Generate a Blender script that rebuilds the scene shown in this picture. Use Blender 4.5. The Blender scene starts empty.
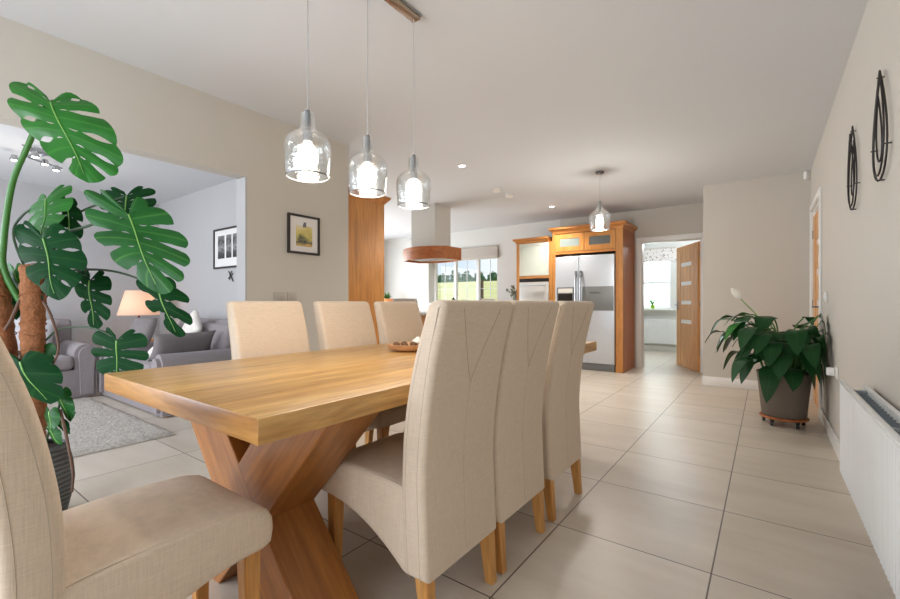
import bpy, bmesh, math, random
from mathutils import Vector, Matrix
R = math.radians
random.seed(7)
S = bpy.context.scene
COL = S.collection

# ------------------------------------------------------------------ camera numbers (900x599 photo)
F, U0, V0, TH, H, CEIL = 430.0, 450.0, 302.5, R(36.3), 1.06, 2.56
CT, ST = math.cos(TH), math.sin(TH)
def at(u, v, d):
    """point seen at pixel u, v at distance d along the view axis"""
    a, b = (u-U0)/F, (V0-v)/F
    return Vector(((a*CT-ST)*d, (a*ST+CT)*d, H+b*d))

# ------------------------------------------------------------------ materials
def newmat(name):
    m = bpy.data.materials.new(name); m.use_nodes = True
    nt = m.node_tree; b = nt.nodes['Principled BSDF']
    return m, nt, b
def N(nt, t, **kw):
    n = nt.nodes.new(t)
    for k, v in kw.items():
        if k in n.inputs: n.inputs[k].default_value = v
        else: setattr(n, k, v)
    return n
def lk(nt, a, b): nt.links.new(a, b)
def srgb(r, g, b):
    f = lambda c: (c/255/12.92) if c/255 <= .04045 else ((c/255+.055)/1.055)**2.4
    return (f(r), f(g), f(b), 1)
def plain(name, col, rough=.5, metal=0, noise=.06, scale=8, bump=0, coat=0, spec=.5):
    m, nt, b = newmat(name)
    b.inputs['Roughness'].default_value = rough; b.inputs['Metallic'].default_value = metal
    b.inputs['Coat Weight'].default_value = coat
    b.inputs['Specular IOR Level'].default_value = spec
    tc = N(nt, 'ShaderNodeTexCoord'); nz = N(nt, 'ShaderNodeTexNoise', Scale=scale, Detail=4.0)
    lk(nt, tc.outputs['Object'], nz.inputs['Vector'])
    mr = N(nt, 'ShaderNodeMapRange'); mr.inputs[3].default_value = 1-noise; mr.inputs[4].default_value = 1+noise
    lk(nt, nz.outputs['Fac'], mr.inputs[0])
    mx = N(nt, 'ShaderNodeMix', data_type='RGBA', blend_type='MULTIPLY'); mx.inputs[0].default_value = 1
    mx.inputs[6].default_value = col; lk(nt, mr.outputs[0], mx.inputs[7]); lk(nt, mx.outputs[2], b.inputs['Base Color'])
    if bump:
        bp = N(nt, 'ShaderNodeBump', Strength=bump, Distance=.01); lk(nt, nz.outputs['Fac'], bp.inputs['Height']); lk(nt, bp.outputs[0], b.inputs['Normal'])
    return m
def wood(name, c1, c2, axis='y', scale=1.0, rough=.38, board=0, baxis='x', coat=0.0, dark=.55):
    m, nt, b = newmat(name)
    b.inputs['Roughness'].default_value = rough; b.inputs['Coat Weight'].default_value = coat; b.inputs['Coat Roughness'].default_value = .25
    tc = N(nt, 'ShaderNodeTexCoord'); mp = N(nt, 'ShaderNodeMapping')
    s = {'x': (1.2, 14, 14), 'y': (14, 1.2, 14), 'z': (14, 14, 1.2)}[axis]
    mp.inputs['Scale'].default_value = [q*scale for q in s]
    lk(nt, tc.outputs['Object'], mp.inputs['Vector'])
    vec = mp.outputs[0]
    sx = N(nt, 'ShaderNodeSeparateXYZ'); lk(nt, tc.outputs['Object'], sx.inputs[0])
    if board:
        dv = N(nt, 'ShaderNodeMath', operation='DIVIDE'); lk(nt, sx.outputs[baxis.upper()], dv.inputs[0]); dv.inputs[1].default_value = board
        fl = N(nt, 'ShaderNodeMath', operation='FLOOR'); lk(nt, dv.outputs[0], fl.inputs[0])
        wn = N(nt, 'ShaderNodeTexWhiteNoise', noise_dimensions='1D'); lk(nt, fl.outputs[0], wn.inputs['W'])
        ad = N(nt, 'ShaderNodeVectorMath', operation='MULTIPLY_ADD'); lk(nt, wn.outputs['Color'], ad.inputs[0]); ad.inputs[1].default_value = (9, 9, 9); lk(nt, vec, ad.inputs[2])
        vec = ad.outputs[0]
    nz = N(nt, 'ShaderNodeTexNoise', Scale=1.0, Detail=6.0, Roughness=.6, Distortion=.9); lk(nt, vec, nz.inputs['Vector'])
    fine = N(nt, 'ShaderNodeTexNoise', Scale=5.0, Detail=3.0); lk(nt, vec, fine.inputs['Vector'])
    rp = N(nt, 'ShaderNodeValToRGB'); rp.color_ramp.elements[0].position = .28; rp.color_ramp.elements[1].position = .72
    rp.color_ramp.elements[0].color = c2; rp.color_ramp.elements[1].color = c1
    lk(nt, nz.outputs['Fac'], rp.inputs[0])
    mr = N(nt, 'ShaderNodeMapRange'); mr.inputs[1].default_value = .3; mr.inputs[2].default_value = .7; mr.inputs[3].default_value = dark+.25; mr.inputs[4].default_value = 1.1
    lk(nt, fine.outputs['Fac'], mr.inputs[0])
    mx = N(nt, 'ShaderNodeMix', data_type='RGBA', blend_type='MULTIPLY'); mx.inputs[0].default_value = 1
    lk(nt, rp.outputs[0], mx.inputs[6]); lk(nt, mr.outputs[0], mx.inputs[7])
    out = mx.outputs[2]
    # small knots
    vo = N(nt, 'ShaderNodeTexVoronoi', Scale=.35); lk(nt, vec, vo.inputs['Vector'])
    km = N(nt, 'ShaderNodeMapRange'); km.inputs[1].default_value = .02; km.inputs[2].default_value = .16; km.inputs[3].default_value = .5; km.inputs[4].default_value = 1
    lk(nt, vo.outputs['Distance'], km.inputs[0])
    m2 = N(nt, 'ShaderNodeMix', data_type='RGBA', blend_type='MULTIPLY'); m2.inputs[0].default_value = 1
    lk(nt, out, m2.inputs[6]); lk(nt, km.outputs[0], m2.inputs[7]); out = m2.outputs[2]
    if board:
        bm_ = N(nt, 'ShaderNodeMapRange'); bm_.inputs[3].default_value = .86; bm_.inputs[4].default_value = 1.12; lk(nt, wn.outputs['Value'], bm_.inputs[0])
        m3 = N(nt, 'ShaderNodeMix', data_type='RGBA', blend_type='MULTIPLY'); m3.inputs[0].default_value = 1
        lk(nt, out, m3.inputs[6]); lk(nt, bm_.outputs[0], m3.inputs[7]); out = m3.outputs[2]
    lk(nt, out, b.inputs['Base Color'])
    bp = N(nt, 'ShaderNodeBump', Strength=.12, Distance=.003); lk(nt, fine.outputs['Fac'], bp.inputs['Height']); lk(nt, bp.outputs[0], b.inputs['Normal'])
    return m
def fabric(name, col, var=.16, sc=60, rough=.9, bump=.25):
    m, nt, b = newmat(name)
    b.inputs['Roughness'].default_value = rough; b.inputs['Sheen Weight'].default_value = .15; b.inputs['Specular IOR Level'].default_value = .2
    tc = N(nt, 'ShaderNodeTexCoord'); vals = []
    for s in ((1.0, 1.0, .06), (.08, .08, 1.4)):
        mp = N(nt, 'ShaderNodeMapping'); mp.inputs['Scale'].default_value = [q*sc for q in s]; lk(nt, tc.outputs['Object'], mp.inputs['Vector'])
        nz = N(nt, 'ShaderNodeTexNoise', Scale=3.0, Detail=3.0); lk(nt, mp.outputs[0], nz.inputs['Vector']); vals.append(nz.outputs['Fac'])
    ad = N(nt, 'ShaderNodeMath', operation='ADD'); lk(nt, vals[0], ad.inputs[0]); lk(nt, vals[1], ad.inputs[1])
    mr = N(nt, 'ShaderNodeMapRange'); mr.inputs[1].default_value = .6; mr.inputs[2].default_value = 1.4; mr.inputs[3].default_value = 1-var; mr.inputs[4].default_value = 1+var
    lk(nt, ad.outputs[0], mr.inputs[0])
    mx = N(nt, 'ShaderNodeMix', data_type='RGBA', blend_type='MULTIPLY'); mx.inputs[0].default_value = 1; mx.inputs[6].default_value = col
    lk(nt, mr.outputs[0], mx.inputs[7]); lk(nt, mx.outputs[2], b.inputs['Base Color'])
    bp = N(nt, 'ShaderNodeBump', Strength=bump, Distance=.002); lk(nt, ad.outputs[0], bp.inputs['Height']); lk(nt, bp.outputs[0], b.inputs['Normal'])
    return m
def emis(name, col, st):
    m, nt, b = newmat(name)
    b.inputs['Base Color'].default_value = col; b.inputs['Emission Color'].default_value = col; b.inputs['Emission Strength'].default_value = st
    return m
def glassy(name, tint=(.97, .98, .98, 1), edge=.45, rough=.03, base=.05):
    m = bpy.data.materials.new(name); m.use_nodes = True; nt = m.node_tree; nt.nodes.clear()
    o = N(nt, 'ShaderNodeOutputMaterial'); t = N(nt, 'ShaderNodeBsdfTransparent'); t.inputs[0].default_value = tint
    g = N(nt, 'ShaderNodeBsdfGlossy', Roughness=rough); g.inputs[0].default_value = (1, 1, 1, 1)
    lw = N(nt, 'ShaderNodeLayerWeight', Blend=.5)
    pw = N(nt, 'ShaderNodeMath', operation='POWER'); lk(nt, lw.outputs['Facing'], pw.inputs[0]); pw.inputs[1].default_value = 2.5
    ml = N(nt, 'ShaderNodeMath', operation='MULTIPLY_ADD'); lk(nt, pw.outputs[0], ml.inputs[0]); ml.inputs[1].default_value = edge; ml.inputs[2].default_value = base
    mx = N(nt, 'ShaderNodeMixShader'); lk(nt, ml.outputs[0], mx.inputs[0]); lk(nt, t.outputs[0], mx.inputs[1]); lk(nt, g.outputs[0], mx.inputs[2])
    lk(nt, mx.outputs[0], o.inputs[0])
    return m, nt, mx, t

M = {}
M['wall'] = plain('wall_paint', srgb(198, 193, 184), .75, noise=.015, scale=3)
M['ceiling'] = plain('ceiling_paint', srgb(211, 213, 216), .8, noise=.012, scale=2)
M['lounge_wall'] = plain('lounge_paint', srgb(180, 179, 180), .75, noise=.015, scale=3)
M['kitchen_wall'] = plain('kitchen_paint', srgb(214, 214, 210), .75, noise=.015, scale=3)
M['white'] = plain('white_gloss', srgb(232, 231, 228), .35, noise=.01)
M['upvc'] = plain('white_frame', srgb(238, 239, 240), .3, noise=.01)
M['rad'] = plain('radiator_enamel', srgb(226, 228, 228), .3, noise=.01)
M['radgrey'] = plain('radiator_inner', srgb(150, 158, 164), .45, noise=.03)
M['oak_top'] = wood('oak_tabletop', srgb(216, 174, 108), srgb(168, 118, 60), 'y', 1.25, .34, board=.165, coat=.15)
M['oak_end'] = wood('oak_table_end', srgb(204, 150, 82), srgb(156, 102, 48), 'x', 1.2, .36, coat=.1)
M['oak_leg'] = wood('oak_trestle', srgb(178, 117, 56), srgb(126, 74, 33), 'x', .9, .4, coat=.1)
M['oak_chair'] = wood('oak_chair_leg', srgb(214, 160, 92), srgb(188, 128, 64), 'z', 1.3, .4)
M['oak_kit'] = wood('kitchen_oak', srgb(206, 145, 76), srgb(184, 120, 56), 'z', .8, .4, coat=.1)
M['oak_kith'] = wood('kitchen_oak_across', srgb(206, 142, 74), srgb(168, 102, 44), 'x', .8, .4, coat=.1)
M['oak_dark'] = wood('oak_end_panel', srgb(186, 110, 52), srgb(152, 80, 30), 'z', .8, .42)
M['oak_door'] = wood('oak_door', srgb(222, 168, 108), srgb(198, 140, 82), 'z', .7, .4)
M['oak_band'] = wood('hood_oak', srgb(192, 120, 66), srgb(164, 94, 48), 'x', .8, .4)
M['linen'] = fabric('cream_linen', srgb(210, 192, 171), .12, 110)
M['piping'] = plain('linen_seam', srgb(174, 159, 138), .9, noise=.05)
M['stool'] = fabric('grey_fabric', srgb(170, 168, 164), .08)
M['sofa'] = fabric('sofa_grey', srgb(142, 134, 136), .1, 40)
M['cush_grey'] = fabric('cushion_grey', srgb(122, 116, 116), .1, 40)
M['cush_light'] = fabric('cushion_light', srgb(186, 184, 188), .12, 40)
M['cush_white'] = fabric('cushion_white', srgb(228, 222, 214), .16, 30, bump=.6)
M['rug'] = plain('rug_pile', srgb(180, 173, 165), .95, noise=.45, scale=45, bump=.9, spec=.1)
M['steel'] = plain('brushed_steel', srgb(204, 210, 217), .38, .5, noise=.03, scale=20)
M['steel_dark'] = plain('steel_dark', srgb(120, 122, 124), .35, .6, noise=.03)
M['black'] = plain('black_gloss', srgb(28, 27, 27), .25, noise=.05)
M['iron'] = plain('black_iron', srgb(52, 48, 46), .5, .4, noise=.1)
M['chrome'] = plain('chrome', srgb(176, 178, 180), .14, 1, noise=.02)
M['holder'] = plain('holder_grey', srgb(140, 142, 144), .35, .8, noise=.02)
M['plate'] = plain('switch_metal', srgb(184, 178, 170), .4, .3, noise=.02)
M['stem_dark'] = plain('dark_stem', srgb(44, 66, 42), .5, noise=.15)
M['bronze'] = plain('bar_steel', srgb(170, 158, 144), .22, 1, noise=.04)
M['cord'] = plain('cord_grey', srgb(176, 174, 172), .5)
M['pot_grey'] = plain('pot_taupe', srgb(112, 101, 91), .6, noise=.04)
M['soil'] = plain('soil', srgb(58, 44, 34), .95, noise=.3, scale=60, bump=.5)
M['moss'] = plain('coir', srgb(142, 92, 58), .95, noise=.4, scale=55, bump=1)
M['stem'] = plain('green_stem', srgb(58, 112, 44), .45, noise=.15)
M['root'] = plain('brown_root', srgb(92, 66, 52), .7, noise=.15)
M['white_petal'] = plain('spathe', srgb(240, 238, 228), .5, noise=.03)
M['terracotta'] = plain('terracotta', srgb(206, 140, 88), .7, noise=.08)
M['ceramic'] = plain('ceramic', srgb(232, 228, 220), .3, noise=.02)
M['worktop'] = plain('worktop', srgb(196, 192, 186), .2, noise=.15, scale=40)  # made pale so that sunlight bounces up to the kitchen ceiling
M['euca'] = plain('eucalyptus', srgb(128, 136, 122), .6, noise=.2, scale=20)
M['frosted'] = plain('frosted_glass', srgb(128, 140, 136), .55, noise=.05)
M['pale_glass'] = plain('pale_glass', srgb(206, 212, 200), .2, noise=.03)
M['oven'] = plain('oven_steel', srgb(206, 206, 202), .35, .3, noise=.03)
M['frame_black'] = plain('frame_black', srgb(44, 38, 36), .4, noise=.08)
M['mount'] = plain('mount_card', srgb(226, 224, 222), .8, noise=.01)
M['bulb'] = emis('bulb_glow', (1, .93, .84, 1), 9)
M['lampbulb'] = emis('downlight_glow', (1, .95, .88, 1), 14)
M['linenblind'] = fabric('blind_linen', srgb(196, 190, 182), .06, 40)
M['bark'] = plain('bark', srgb(84, 66, 50), .9, noise=.3, scale=20)
M['fence'] = plain('post_wood', srgb(96, 78, 62), .9, noise=.2, scale=20)
M['dish'] = wood('dish_wood', srgb(212, 172, 132), srgb(180, 130, 90), 'x', 1.5, .4)
M['pod'] = plain('seed_pod', srgb(104, 72, 44), .7, noise=.3, scale=80, bump=.6)
M['glass'], _, _, _ = glassy('window_glass', edge=.10, base=.01, rough=.0)
# pendant glass with tiny seed bubbles
M['pglass'], nt, mx, tr = glassy('seeded_glass', tint=(.93, .94, .94, 1), edge=.9, base=.15, rough=.08)
gl = [n for n in nt.nodes if n.type == 'BSDF_GLOSSY'][0]
tc = N(nt, 'ShaderNodeTexCoord'); vz = N(nt, 'ShaderNodeTexNoise', Scale=90.0, Detail=2.0); lk(nt, tc.outputs['Object'], vz.inputs['Vector'])
bp = N(nt, 'ShaderNodeBump', Strength=.35, Distance=.004); lk(nt, vz.outputs['Fac'], bp.inputs['Height']); lk(nt, bp.outputs[0], gl.inputs['Normal'])
# lamp shade: translucent cloth
m, nt, b = newmat('lamp_shade_cloth'); b.inputs['Base Color'].default_value = srgb(238, 214, 196); b.inputs['Roughness'].default_value = .9
tl = N(nt, 'ShaderNodeBsdfTranslucent'); tl.inputs[0].default_value = srgb(250, 222, 200); ms = N(nt, 'ShaderNodeMixShader'); ms.inputs[0].default_value = .5
lk(nt, b.outputs[0], ms.inputs[1]); lk(nt, tl.outputs[0], ms.inputs[2]); lk(nt, ms.outputs[0], nt.nodes['Material Output'].inputs[0]); M['shade'] = m
# obscured bathroom-style pane
m, nt, b = newmat('obscure_pane'); b.inputs['Base Color'].default_value = srgb(236, 242, 240); b.inputs['Roughness'].default_value = .4
tl = N(nt, 'ShaderNodeBsdfTranslucent'); tl.inputs[0].default_value = srgb(240, 246, 244); ms = N(nt, 'ShaderNodeMixShader'); ms.inputs[0].default_value = .8
lk(nt, b.outputs[0], ms.inputs[1]); lk(nt, tl.outputs[0], ms.inputs[2]); lk(nt, ms.outputs[0], nt.nodes['Material Output'].inputs[0]); M['obscure'] = m
# leaves: UV.x runs across a lobe, UV.y from midrib to rim
def leafmat(name, c, cv, rough=.4, spec=.2):
    m, nt, b = newmat(name); b.inputs['Roughness'].default_value = rough; b.inputs['Specular IOR Level'].default_value = spec
    uv = N(nt, 'ShaderNodeTexCoord'); sx = N(nt, 'ShaderNodeSeparateXYZ'); lk(nt, uv.outputs['UV'], sx.inputs[0])
    ab = N(nt, 'ShaderNodeMath', operation='ABSOLUTE'); lk(nt, sx.outputs['X'], ab.inputs[0])
    mr = N(nt, 'ShaderNodeMapRange'); mr.inputs[1].default_value = .0; mr.inputs[2].default_value = .13; mr.inputs[3].default_value = .55; mr.inputs[4].default_value = 0
    lk(nt, ab.outputs[0], mr.inputs[0])
    nz = N(nt, 'ShaderNodeTexNoise', Scale=9.0, Detail=3.0); lk(nt, uv.outputs['Object'], nz.inputs['Vector'])
    m1 = N(nt, 'ShaderNodeMapRange'); m1.inputs[3].default_value = .6; m1.inputs[4].default_value = 1.4; lk(nt, nz.outputs['Fac'], m1.inputs[0])
    mu = N(nt, 'ShaderNodeMix', data_type='RGBA', blend_type='MULTIPLY'); mu.inputs[0].default_value = 1; mu.inputs[6].default_value = c; lk(nt, m1.outputs[0], mu.inputs[7])
    mx = N(nt, 'ShaderNodeMix', data_type='RGBA'); lk(nt, mr.outputs[0], mx.inputs[0]); lk(nt, mu.outputs[2], mx.inputs[6]); mx.inputs[7].default_value = cv
    lk(nt, mx.outputs[2], b.inputs['Base Color'])
    tl = N(nt, 'ShaderNodeBsdfTranslucent'); tl.inputs[0].default_value = [q*1.3 for q in c[:3]]+[1]; ms = N(nt, 'ShaderNodeMixShader'); ms.inputs[0].default_value = .15
    lk(nt, b.outputs[0], ms.inputs[1]); lk(nt, tl.outputs[0], ms.inputs[2]); lk(nt, ms.outputs[0], nt.nodes['Material Output'].inputs[0])
    return m
M['leaf_bright'] = leafmat('leaf_bright', srgb(34, 100, 30), srgb(66, 132, 48))
M['leaf_mid'] = leafmat('leaf_mid', srgb(34, 88, 38), srgb(84, 138, 64))
M['leaf_dark'] = leafmat('leaf_dark', srgb(18, 58, 28), srgb(40, 88, 40), .5, .06)
M['leaf_lily'] = leafmat('leaf_lily', srgb(30, 72, 36), srgb(44, 92, 44), .36)
M['leaf_lily_bright'] = leafmat('leaf_lily_bright', srgb(44, 108, 38), srgb(70, 134, 52), .36)
M['tree'] = plain('tree_leaves', srgb(74, 108, 70), .8, noise=.35, scale=3)
# floor tiles
m, nt, b = newmat('floor_tiles')
tc = N(nt, 'ShaderNodeTexCoord'); sx = N(nt, 'ShaderNodeSeparateXYZ'); lk(nt, tc.outputs['Object'], sx.inputs[0])
cells, edges = [], []
for ax, off, per in (('X', .172, .625), ('Y', -.078, .627)):
    a = N(nt, 'ShaderNodeMath', operation='ADD'); lk(nt, sx.outputs[ax], a.inputs[0]); a.inputs[1].default_value = off+per*40
    d = N(nt, 'ShaderNodeMath', operation='DIVIDE'); lk(nt, a.outputs[0], d.inputs[0]); d.inputs[1].default_value = per
    fl = N(nt, 'ShaderNodeMath', operation='FLOOR'); lk(nt, d.outputs[0], fl.inputs[0]); cells.append(fl.outputs[0])
    fr = N(nt, 'ShaderNodeMath', operation='FRACT'); lk(nt, d.outputs[0], fr.inputs[0])
    sb = N(nt, 'ShaderNodeMath', operation='SUBTRACT'); lk(nt, fr.outputs[0], sb.inputs[0]); sb.inputs[1].default_value = .5
    ab = N(nt, 'ShaderNodeMath', operation='ABSOLUTE'); lk(nt, sb.outputs[0], ab.inputs[0]); edges.append(ab.outputs[0])
mxx = N(nt, 'ShaderNodeMath', operation='MAXIMUM'); lk(nt, edges[0], mxx.inputs[0]); lk(nt, edges[1], mxx.inputs[1])
gt = N(nt, 'ShaderNodeMapRange'); gt.inputs[1].default_value = .4945; gt.inputs[2].default_value = .4962; gt.inputs[3].default_value = 0; gt.inputs[4].default_value = 1
lk(nt, mxx.outputs[0], gt.inputs[0])
cb = N(nt, 'ShaderNodeCombineXYZ'); lk(nt, cells[0], cb.inputs[0]); lk(nt, cells[1], cb.inputs[1])
wn = N(nt, 'ShaderNodeTexWhiteNoise', noise_dimensions='2D'); lk(nt, cb.outputs[0], wn.inputs['Vector'])
ma = N(nt, 'ShaderNodeVectorMath', operation='MULTIPLY_ADD'); lk(nt, wn.outputs['Color'], ma.inputs[0]); ma.inputs[1].default_value = (20, 20, 20); lk(nt, tc.outputs['Object'], ma.inputs[2])
mp = N(nt, 'ShaderNodeMapping'); mp.inputs['Scale'].default_value = (1.3, 4.5, 1); lk(nt, ma.outputs[0], mp.inputs['Vector'])
nz = N(nt, 'ShaderNodeTexNoise', Scale=1.1, Detail=5.0, Roughness=.6); lk(nt, mp.outputs[0], nz.inputs['Vector'])
rp = N(nt, 'ShaderNodeValToRGB'); rp.color_ramp.elements[0].position = .3; rp.color_ramp.elements[1].position = .7
rp.color_ramp.elements[0].color = srgb(195, 183, 167); rp.color_ramp.elements[1].color = srgb(211, 201, 187); lk(nt, nz.outputs['Fac'], rp.inputs[0])
mx = N(nt, 'ShaderNodeMix', data_type='RGBA'); lk(nt, gt.outputs[0], mx.inputs[0]); lk(nt, rp.outputs[0], mx.inputs[6]); mx.inputs[7].default_value = srgb(98, 86, 76)
lk(nt, mx.outputs[2], b.inputs['Base Color'])
rr = N(nt, 'ShaderNodeMapRange'); rr.inputs[3].default_value = .30; rr.inputs[4].default_value = .42; lk(nt, nz.outputs['Fac'], rr.inputs[0]); lk(nt, rr.outputs[0], b.inputs['Roughness'])
bp = N(nt, 'ShaderNodeBump', Strength=.4, Distance=.002); bp.invert = True; lk(nt, gt.outputs[0], bp.inputs['Height']); lk(nt, bp.outputs[0], b.inputs['Normal'])
M['tiles'] = m
# field
m, nt, b = newmat('field_grass'); b.inputs['Roughness'].default_value = .95
tc = N(nt, 'ShaderNodeTexCoord'); nz = N(nt, 'ShaderNodeTexNoise', Scale=.35, Detail=6.0); lk(nt, tc.outputs['Object'], nz.inputs['Vector'])
rp = N(nt, 'ShaderNodeValToRGB'); rp.color_ramp.elements[0].position = .35; rp.color_ramp.elements[1].position = .65
rp.color_ramp.elements[0].color = srgb(196, 192, 112); rp.color_ramp.elements[1].color = srgb(222, 214, 150); lk(nt, nz.outputs['Fac'], rp.inputs[0]); lk(nt, rp.outputs[0], b.inputs['Base Color'])
M['field'] = m
# framed watercolour: soft landscape bands
def picture_mat(name, cols, scale, seed, horiz='Z'):
    m, nt, b = newmat(name); b.inputs['Roughness'].default_value = .6
    tc = N(nt, 'ShaderNodeTexCoord'); nz = N(nt, 'ShaderNodeTexNoise', Scale=scale, Detail=5.0); nz.noise_dimensions = '4D'; nz.inputs['W'].default_value = seed
    lk(nt, tc.outputs['Object'], nz.inputs['Vector'])
    sx = N(nt, 'ShaderNodeSeparateXYZ'); lk(nt, tc.outputs['Object'], sx.inputs[0])
    ad = N(nt, 'ShaderNodeMath', operation='MULTIPLY_ADD'); lk(nt, nz.outputs['Fac'], ad.inputs[0]); ad.inputs[1].default_value = .8
    z = N(nt, 'ShaderNodeMath', operation='MULTIPLY_ADD'); lk(nt, sx.outputs[horiz], z.inputs[0]); z.inputs[1].default_value = 3.6; z.inputs[2].default_value = .1
    lk(nt, z.outputs[0], ad.inputs[2])
    rp = N(nt, 'ShaderNodeValToRGB'); els = rp.color_ramp.elements
    while len(els) < len(cols): els.new(.5)
    for i, c in enumerate(cols): els[i].position = i/(len(cols)-1)*.9+.05; els[i].color = srgb(*c)
    lk(nt, ad.outputs[0], rp.inputs[0]); lk(nt, rp.outputs[0], b.inputs['Base Color'])
    return m
M['art'] = picture_mat('watercolour', [(196, 140, 90), (206, 176, 110), (70, 76, 70), (200, 186, 110), (206, 190, 120), (216, 200, 140), (214, 216, 220)], 14, 1)
M['photo'] = picture_mat('mono_photo', [(52, 52, 54), (70, 70, 72), (150, 150, 152), (60, 60, 62), (120, 120, 122)], 22, 4)
# patterned kitchen blind
m, nt, b = newmat('floral_blind'); b.inputs['Roughness'].default_value = .9
tc = N(nt, 'ShaderNodeTexCoord'); vo = N(nt, 'ShaderNodeTexVoronoi', Scale=24.0); lk(nt, tc.outputs['Object'], vo.inputs['Vector'])
rp = N(nt, 'ShaderNodeValToRGB'); rp.color_ramp.interpolation = 'CONSTANT'
rp.color_ramp.elements[0].color = srgb(120, 70, 74); e = rp.color_ramp.elements[1]; e.position = .16; e.color = srgb(96, 100, 108)
e = rp.color_ramp.elements.new(.3); e.color = srgb(222, 216, 212)
lk(nt, vo.outputs['Distance'], rp.inputs[0]); lk(nt, rp.outputs[0], b.inputs['Base Color']); M['floral'] = m
# ribbed dark pot
m, nt, b = newmat('woven_pot'); b.inputs['Roughness'].default_value = .6
tc = N(nt, 'ShaderNodeTexCoord'); wv = N(nt, 'ShaderNodeTexWave', Scale=14.0, Distortion=2.5); wv.bands_direction = 'Z'; lk(nt, tc.outputs['Object'], wv.inputs['Vector'])
rp = N(nt, 'ShaderNodeValToRGB'); rp.color_ramp.elements[0].color = srgb(52, 56, 58); rp.color_ramp.elements[1].color = srgb(92, 96, 98); lk(nt, wv.outputs['Fac'], rp.inputs[0]); lk(nt, rp.outputs[0], b.inputs['Base Color'])
bp = N(nt, 'ShaderNodeBump', Strength=.5, Distance=.01); lk(nt, wv.outputs['Fac'], bp.inputs['Height']); lk(nt, bp.outputs[0], b.inputs['Normal']); M['woven'] = m

# ------------------------------------------------------------------ mesh helpers
def link(name, me, m, parent=None, loc=(0, 0, 0)):
    o = bpy.data.objects.new(name, me); COL.objects.link(o); me.materials.append(m)
    o.location = loc
    if parent: o.parent = parent
    return o
def fin(name, bm, m, parent=None, smooth=None, loc=(0, 0, 0), recalc=True):
    if recalc: bmesh.ops.recalc_face_normals(bm, faces=bm.faces)
    me = bpy.data.meshes.new(name); bm.to_mesh(me); bm.free()
    if smooth is not None:
        me.polygons.foreach_set('use_smooth', [True]*len(me.polygons))
        me.set_sharp_from_angle(angle=R(smooth))
    return link(name, me, m, parent, loc)
def BM(): return bmesh.new()
def box(bm, x0, x1, y0, y1, z0, z1, bev=0, seg=2):
    r = bmesh.ops.create_cube(bm, size=1)
    vs = r['verts']
    for v in vs: v.co = Vector((x0+(v.co.x+.5)*(x1-x0), y0+(v.co.y+.5)*(y1-y0), z0+(v.co.z+.5)*(z1-z0)))
    if bev:
        es = {e for v in vs for e in v.link_edges}
        r2 = bmesh.ops.bevel(bm, geom=list(es), offset=bev, segments=seg, profile=.5, affect='EDGES')
        vs = list({v for f in r2['faces'] for v in f.verts} | {v for v in vs if v.is_valid})
    return vs
def bx(name, x0, x1, y0, y1, z0, z1, m, parent=None, bev=0, seg=2, smooth=None):
    bm = BM(); box(bm, x0, x1, y0, y1, z0, z1, bev, seg)
    return fin(name, bm, m, parent, smooth if smooth else (40 if bev else None))
def prism(bm, pts, axis, a0, a1):
    """pts: 2D polygon; axis: extrusion axis ('x': pts=(y,z), 'y': pts=(x,z), 'z': pts=(x,y))"""
    def P(p, a): return {'x': (a, p[0], p[1]), 'y': (p[0], a, p[1]), 'z': (p[0], p[1], a)}[axis]
    A = [bm.verts.new(P(p, a0)) for p in pts]; B = [bm.verts.new(P(p, a1)) for p in pts]
    n = len(pts)
    fs = [bm.faces.new(A[::-1]), bm.faces.new(B)]
    for i in range(n): fs.append(bm.faces.new((A[i], A[(i+1) % n], B[(i+1) % n], B[i])))
    return A, B, fs
def tube(bm, pts, r, seg=8, cap=True):
    pts = [Vector(p) for p in pts]; n = len(pts)
    rs = r if isinstance(r, (list, tuple)) else [r]*n
    rings = []; up = None
    for i, p in enumerate(pts):
        t = (pts[min(i+1, n-1)]-pts[max(i-1, 0)]).normalized()
        if up is None: up = t.orthogonal().normalized()
        up = (up-t*up.dot(t)); up = up.normalized() if up.length > 1e-6 else t.orthogonal().normalized()
        w = t.cross(up)
        rings.append([bm.verts.new(p+(up*math.cos(2*math.pi*k/seg)+w*math.sin(2*math.pi*k/seg))*rs[i]) for k in range(seg)])
    for a, b in zip(rings, rings[1:]):
        for k in range(seg): bm.faces.new((a[k], a[(k+1) % seg], b[(k+1) % seg], b[k]))
    if cap: bm.faces.new(rings[0][::-1]); bm.faces.new(rings[-1])
def lathe(bm, prof, seg=32, c=(0, 0), closed=False):
    rings = []
    for r, z in prof:
        if r < 1e-5: rings.append([bm.verts.new((c[0], c[1], z))])
        else: rings.append([bm.verts.new((c[0]+r*math.cos(2*math.pi*k/seg), c[1]+r*math.sin(2*math.pi*k/seg), z)) for k in range(seg)])
    for a, b in zip(rings, rings[1:]):
        for k in range(seg):
            k2 = (k+1) % seg
            if len(a) == 1 and len(b) == 1: continue
            if len(a) == 1: bm.faces.new((a[0], b[k2], b[k]))
            elif len(b) == 1: bm.faces.new((a[k], a[k2], b[0]))
            else: bm.faces.new((a[k], a[k2], b[k2], b[k]))
def spline(pts, n):
    pts = [Vector(p) for p in pts]; P = [pts[0]*2-pts[1]]+pts+[pts[-1]*2-pts[-2]]; out = []
    for i in range(1, len(P)-2):
        for k in range(n):
            t = k/n; a, b, c, d = P[i-1:i+3]
            out.append(.5*((2*b)+(c-a)*t+(2*a-5*b+4*c-d)*t*t+(3*b-a-3*c+d)*t**3))
    return out+[pts[-1]]
def thing(name, label, cat, loc=(0, 0, 0), rz=0, group=None):
    o = bpy.data.objects.new(name, None); COL.objects.link(o); o.location = loc; o.rotation_euler = (0, 0, rz)
    return tag(o, label, cat, group)
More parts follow.
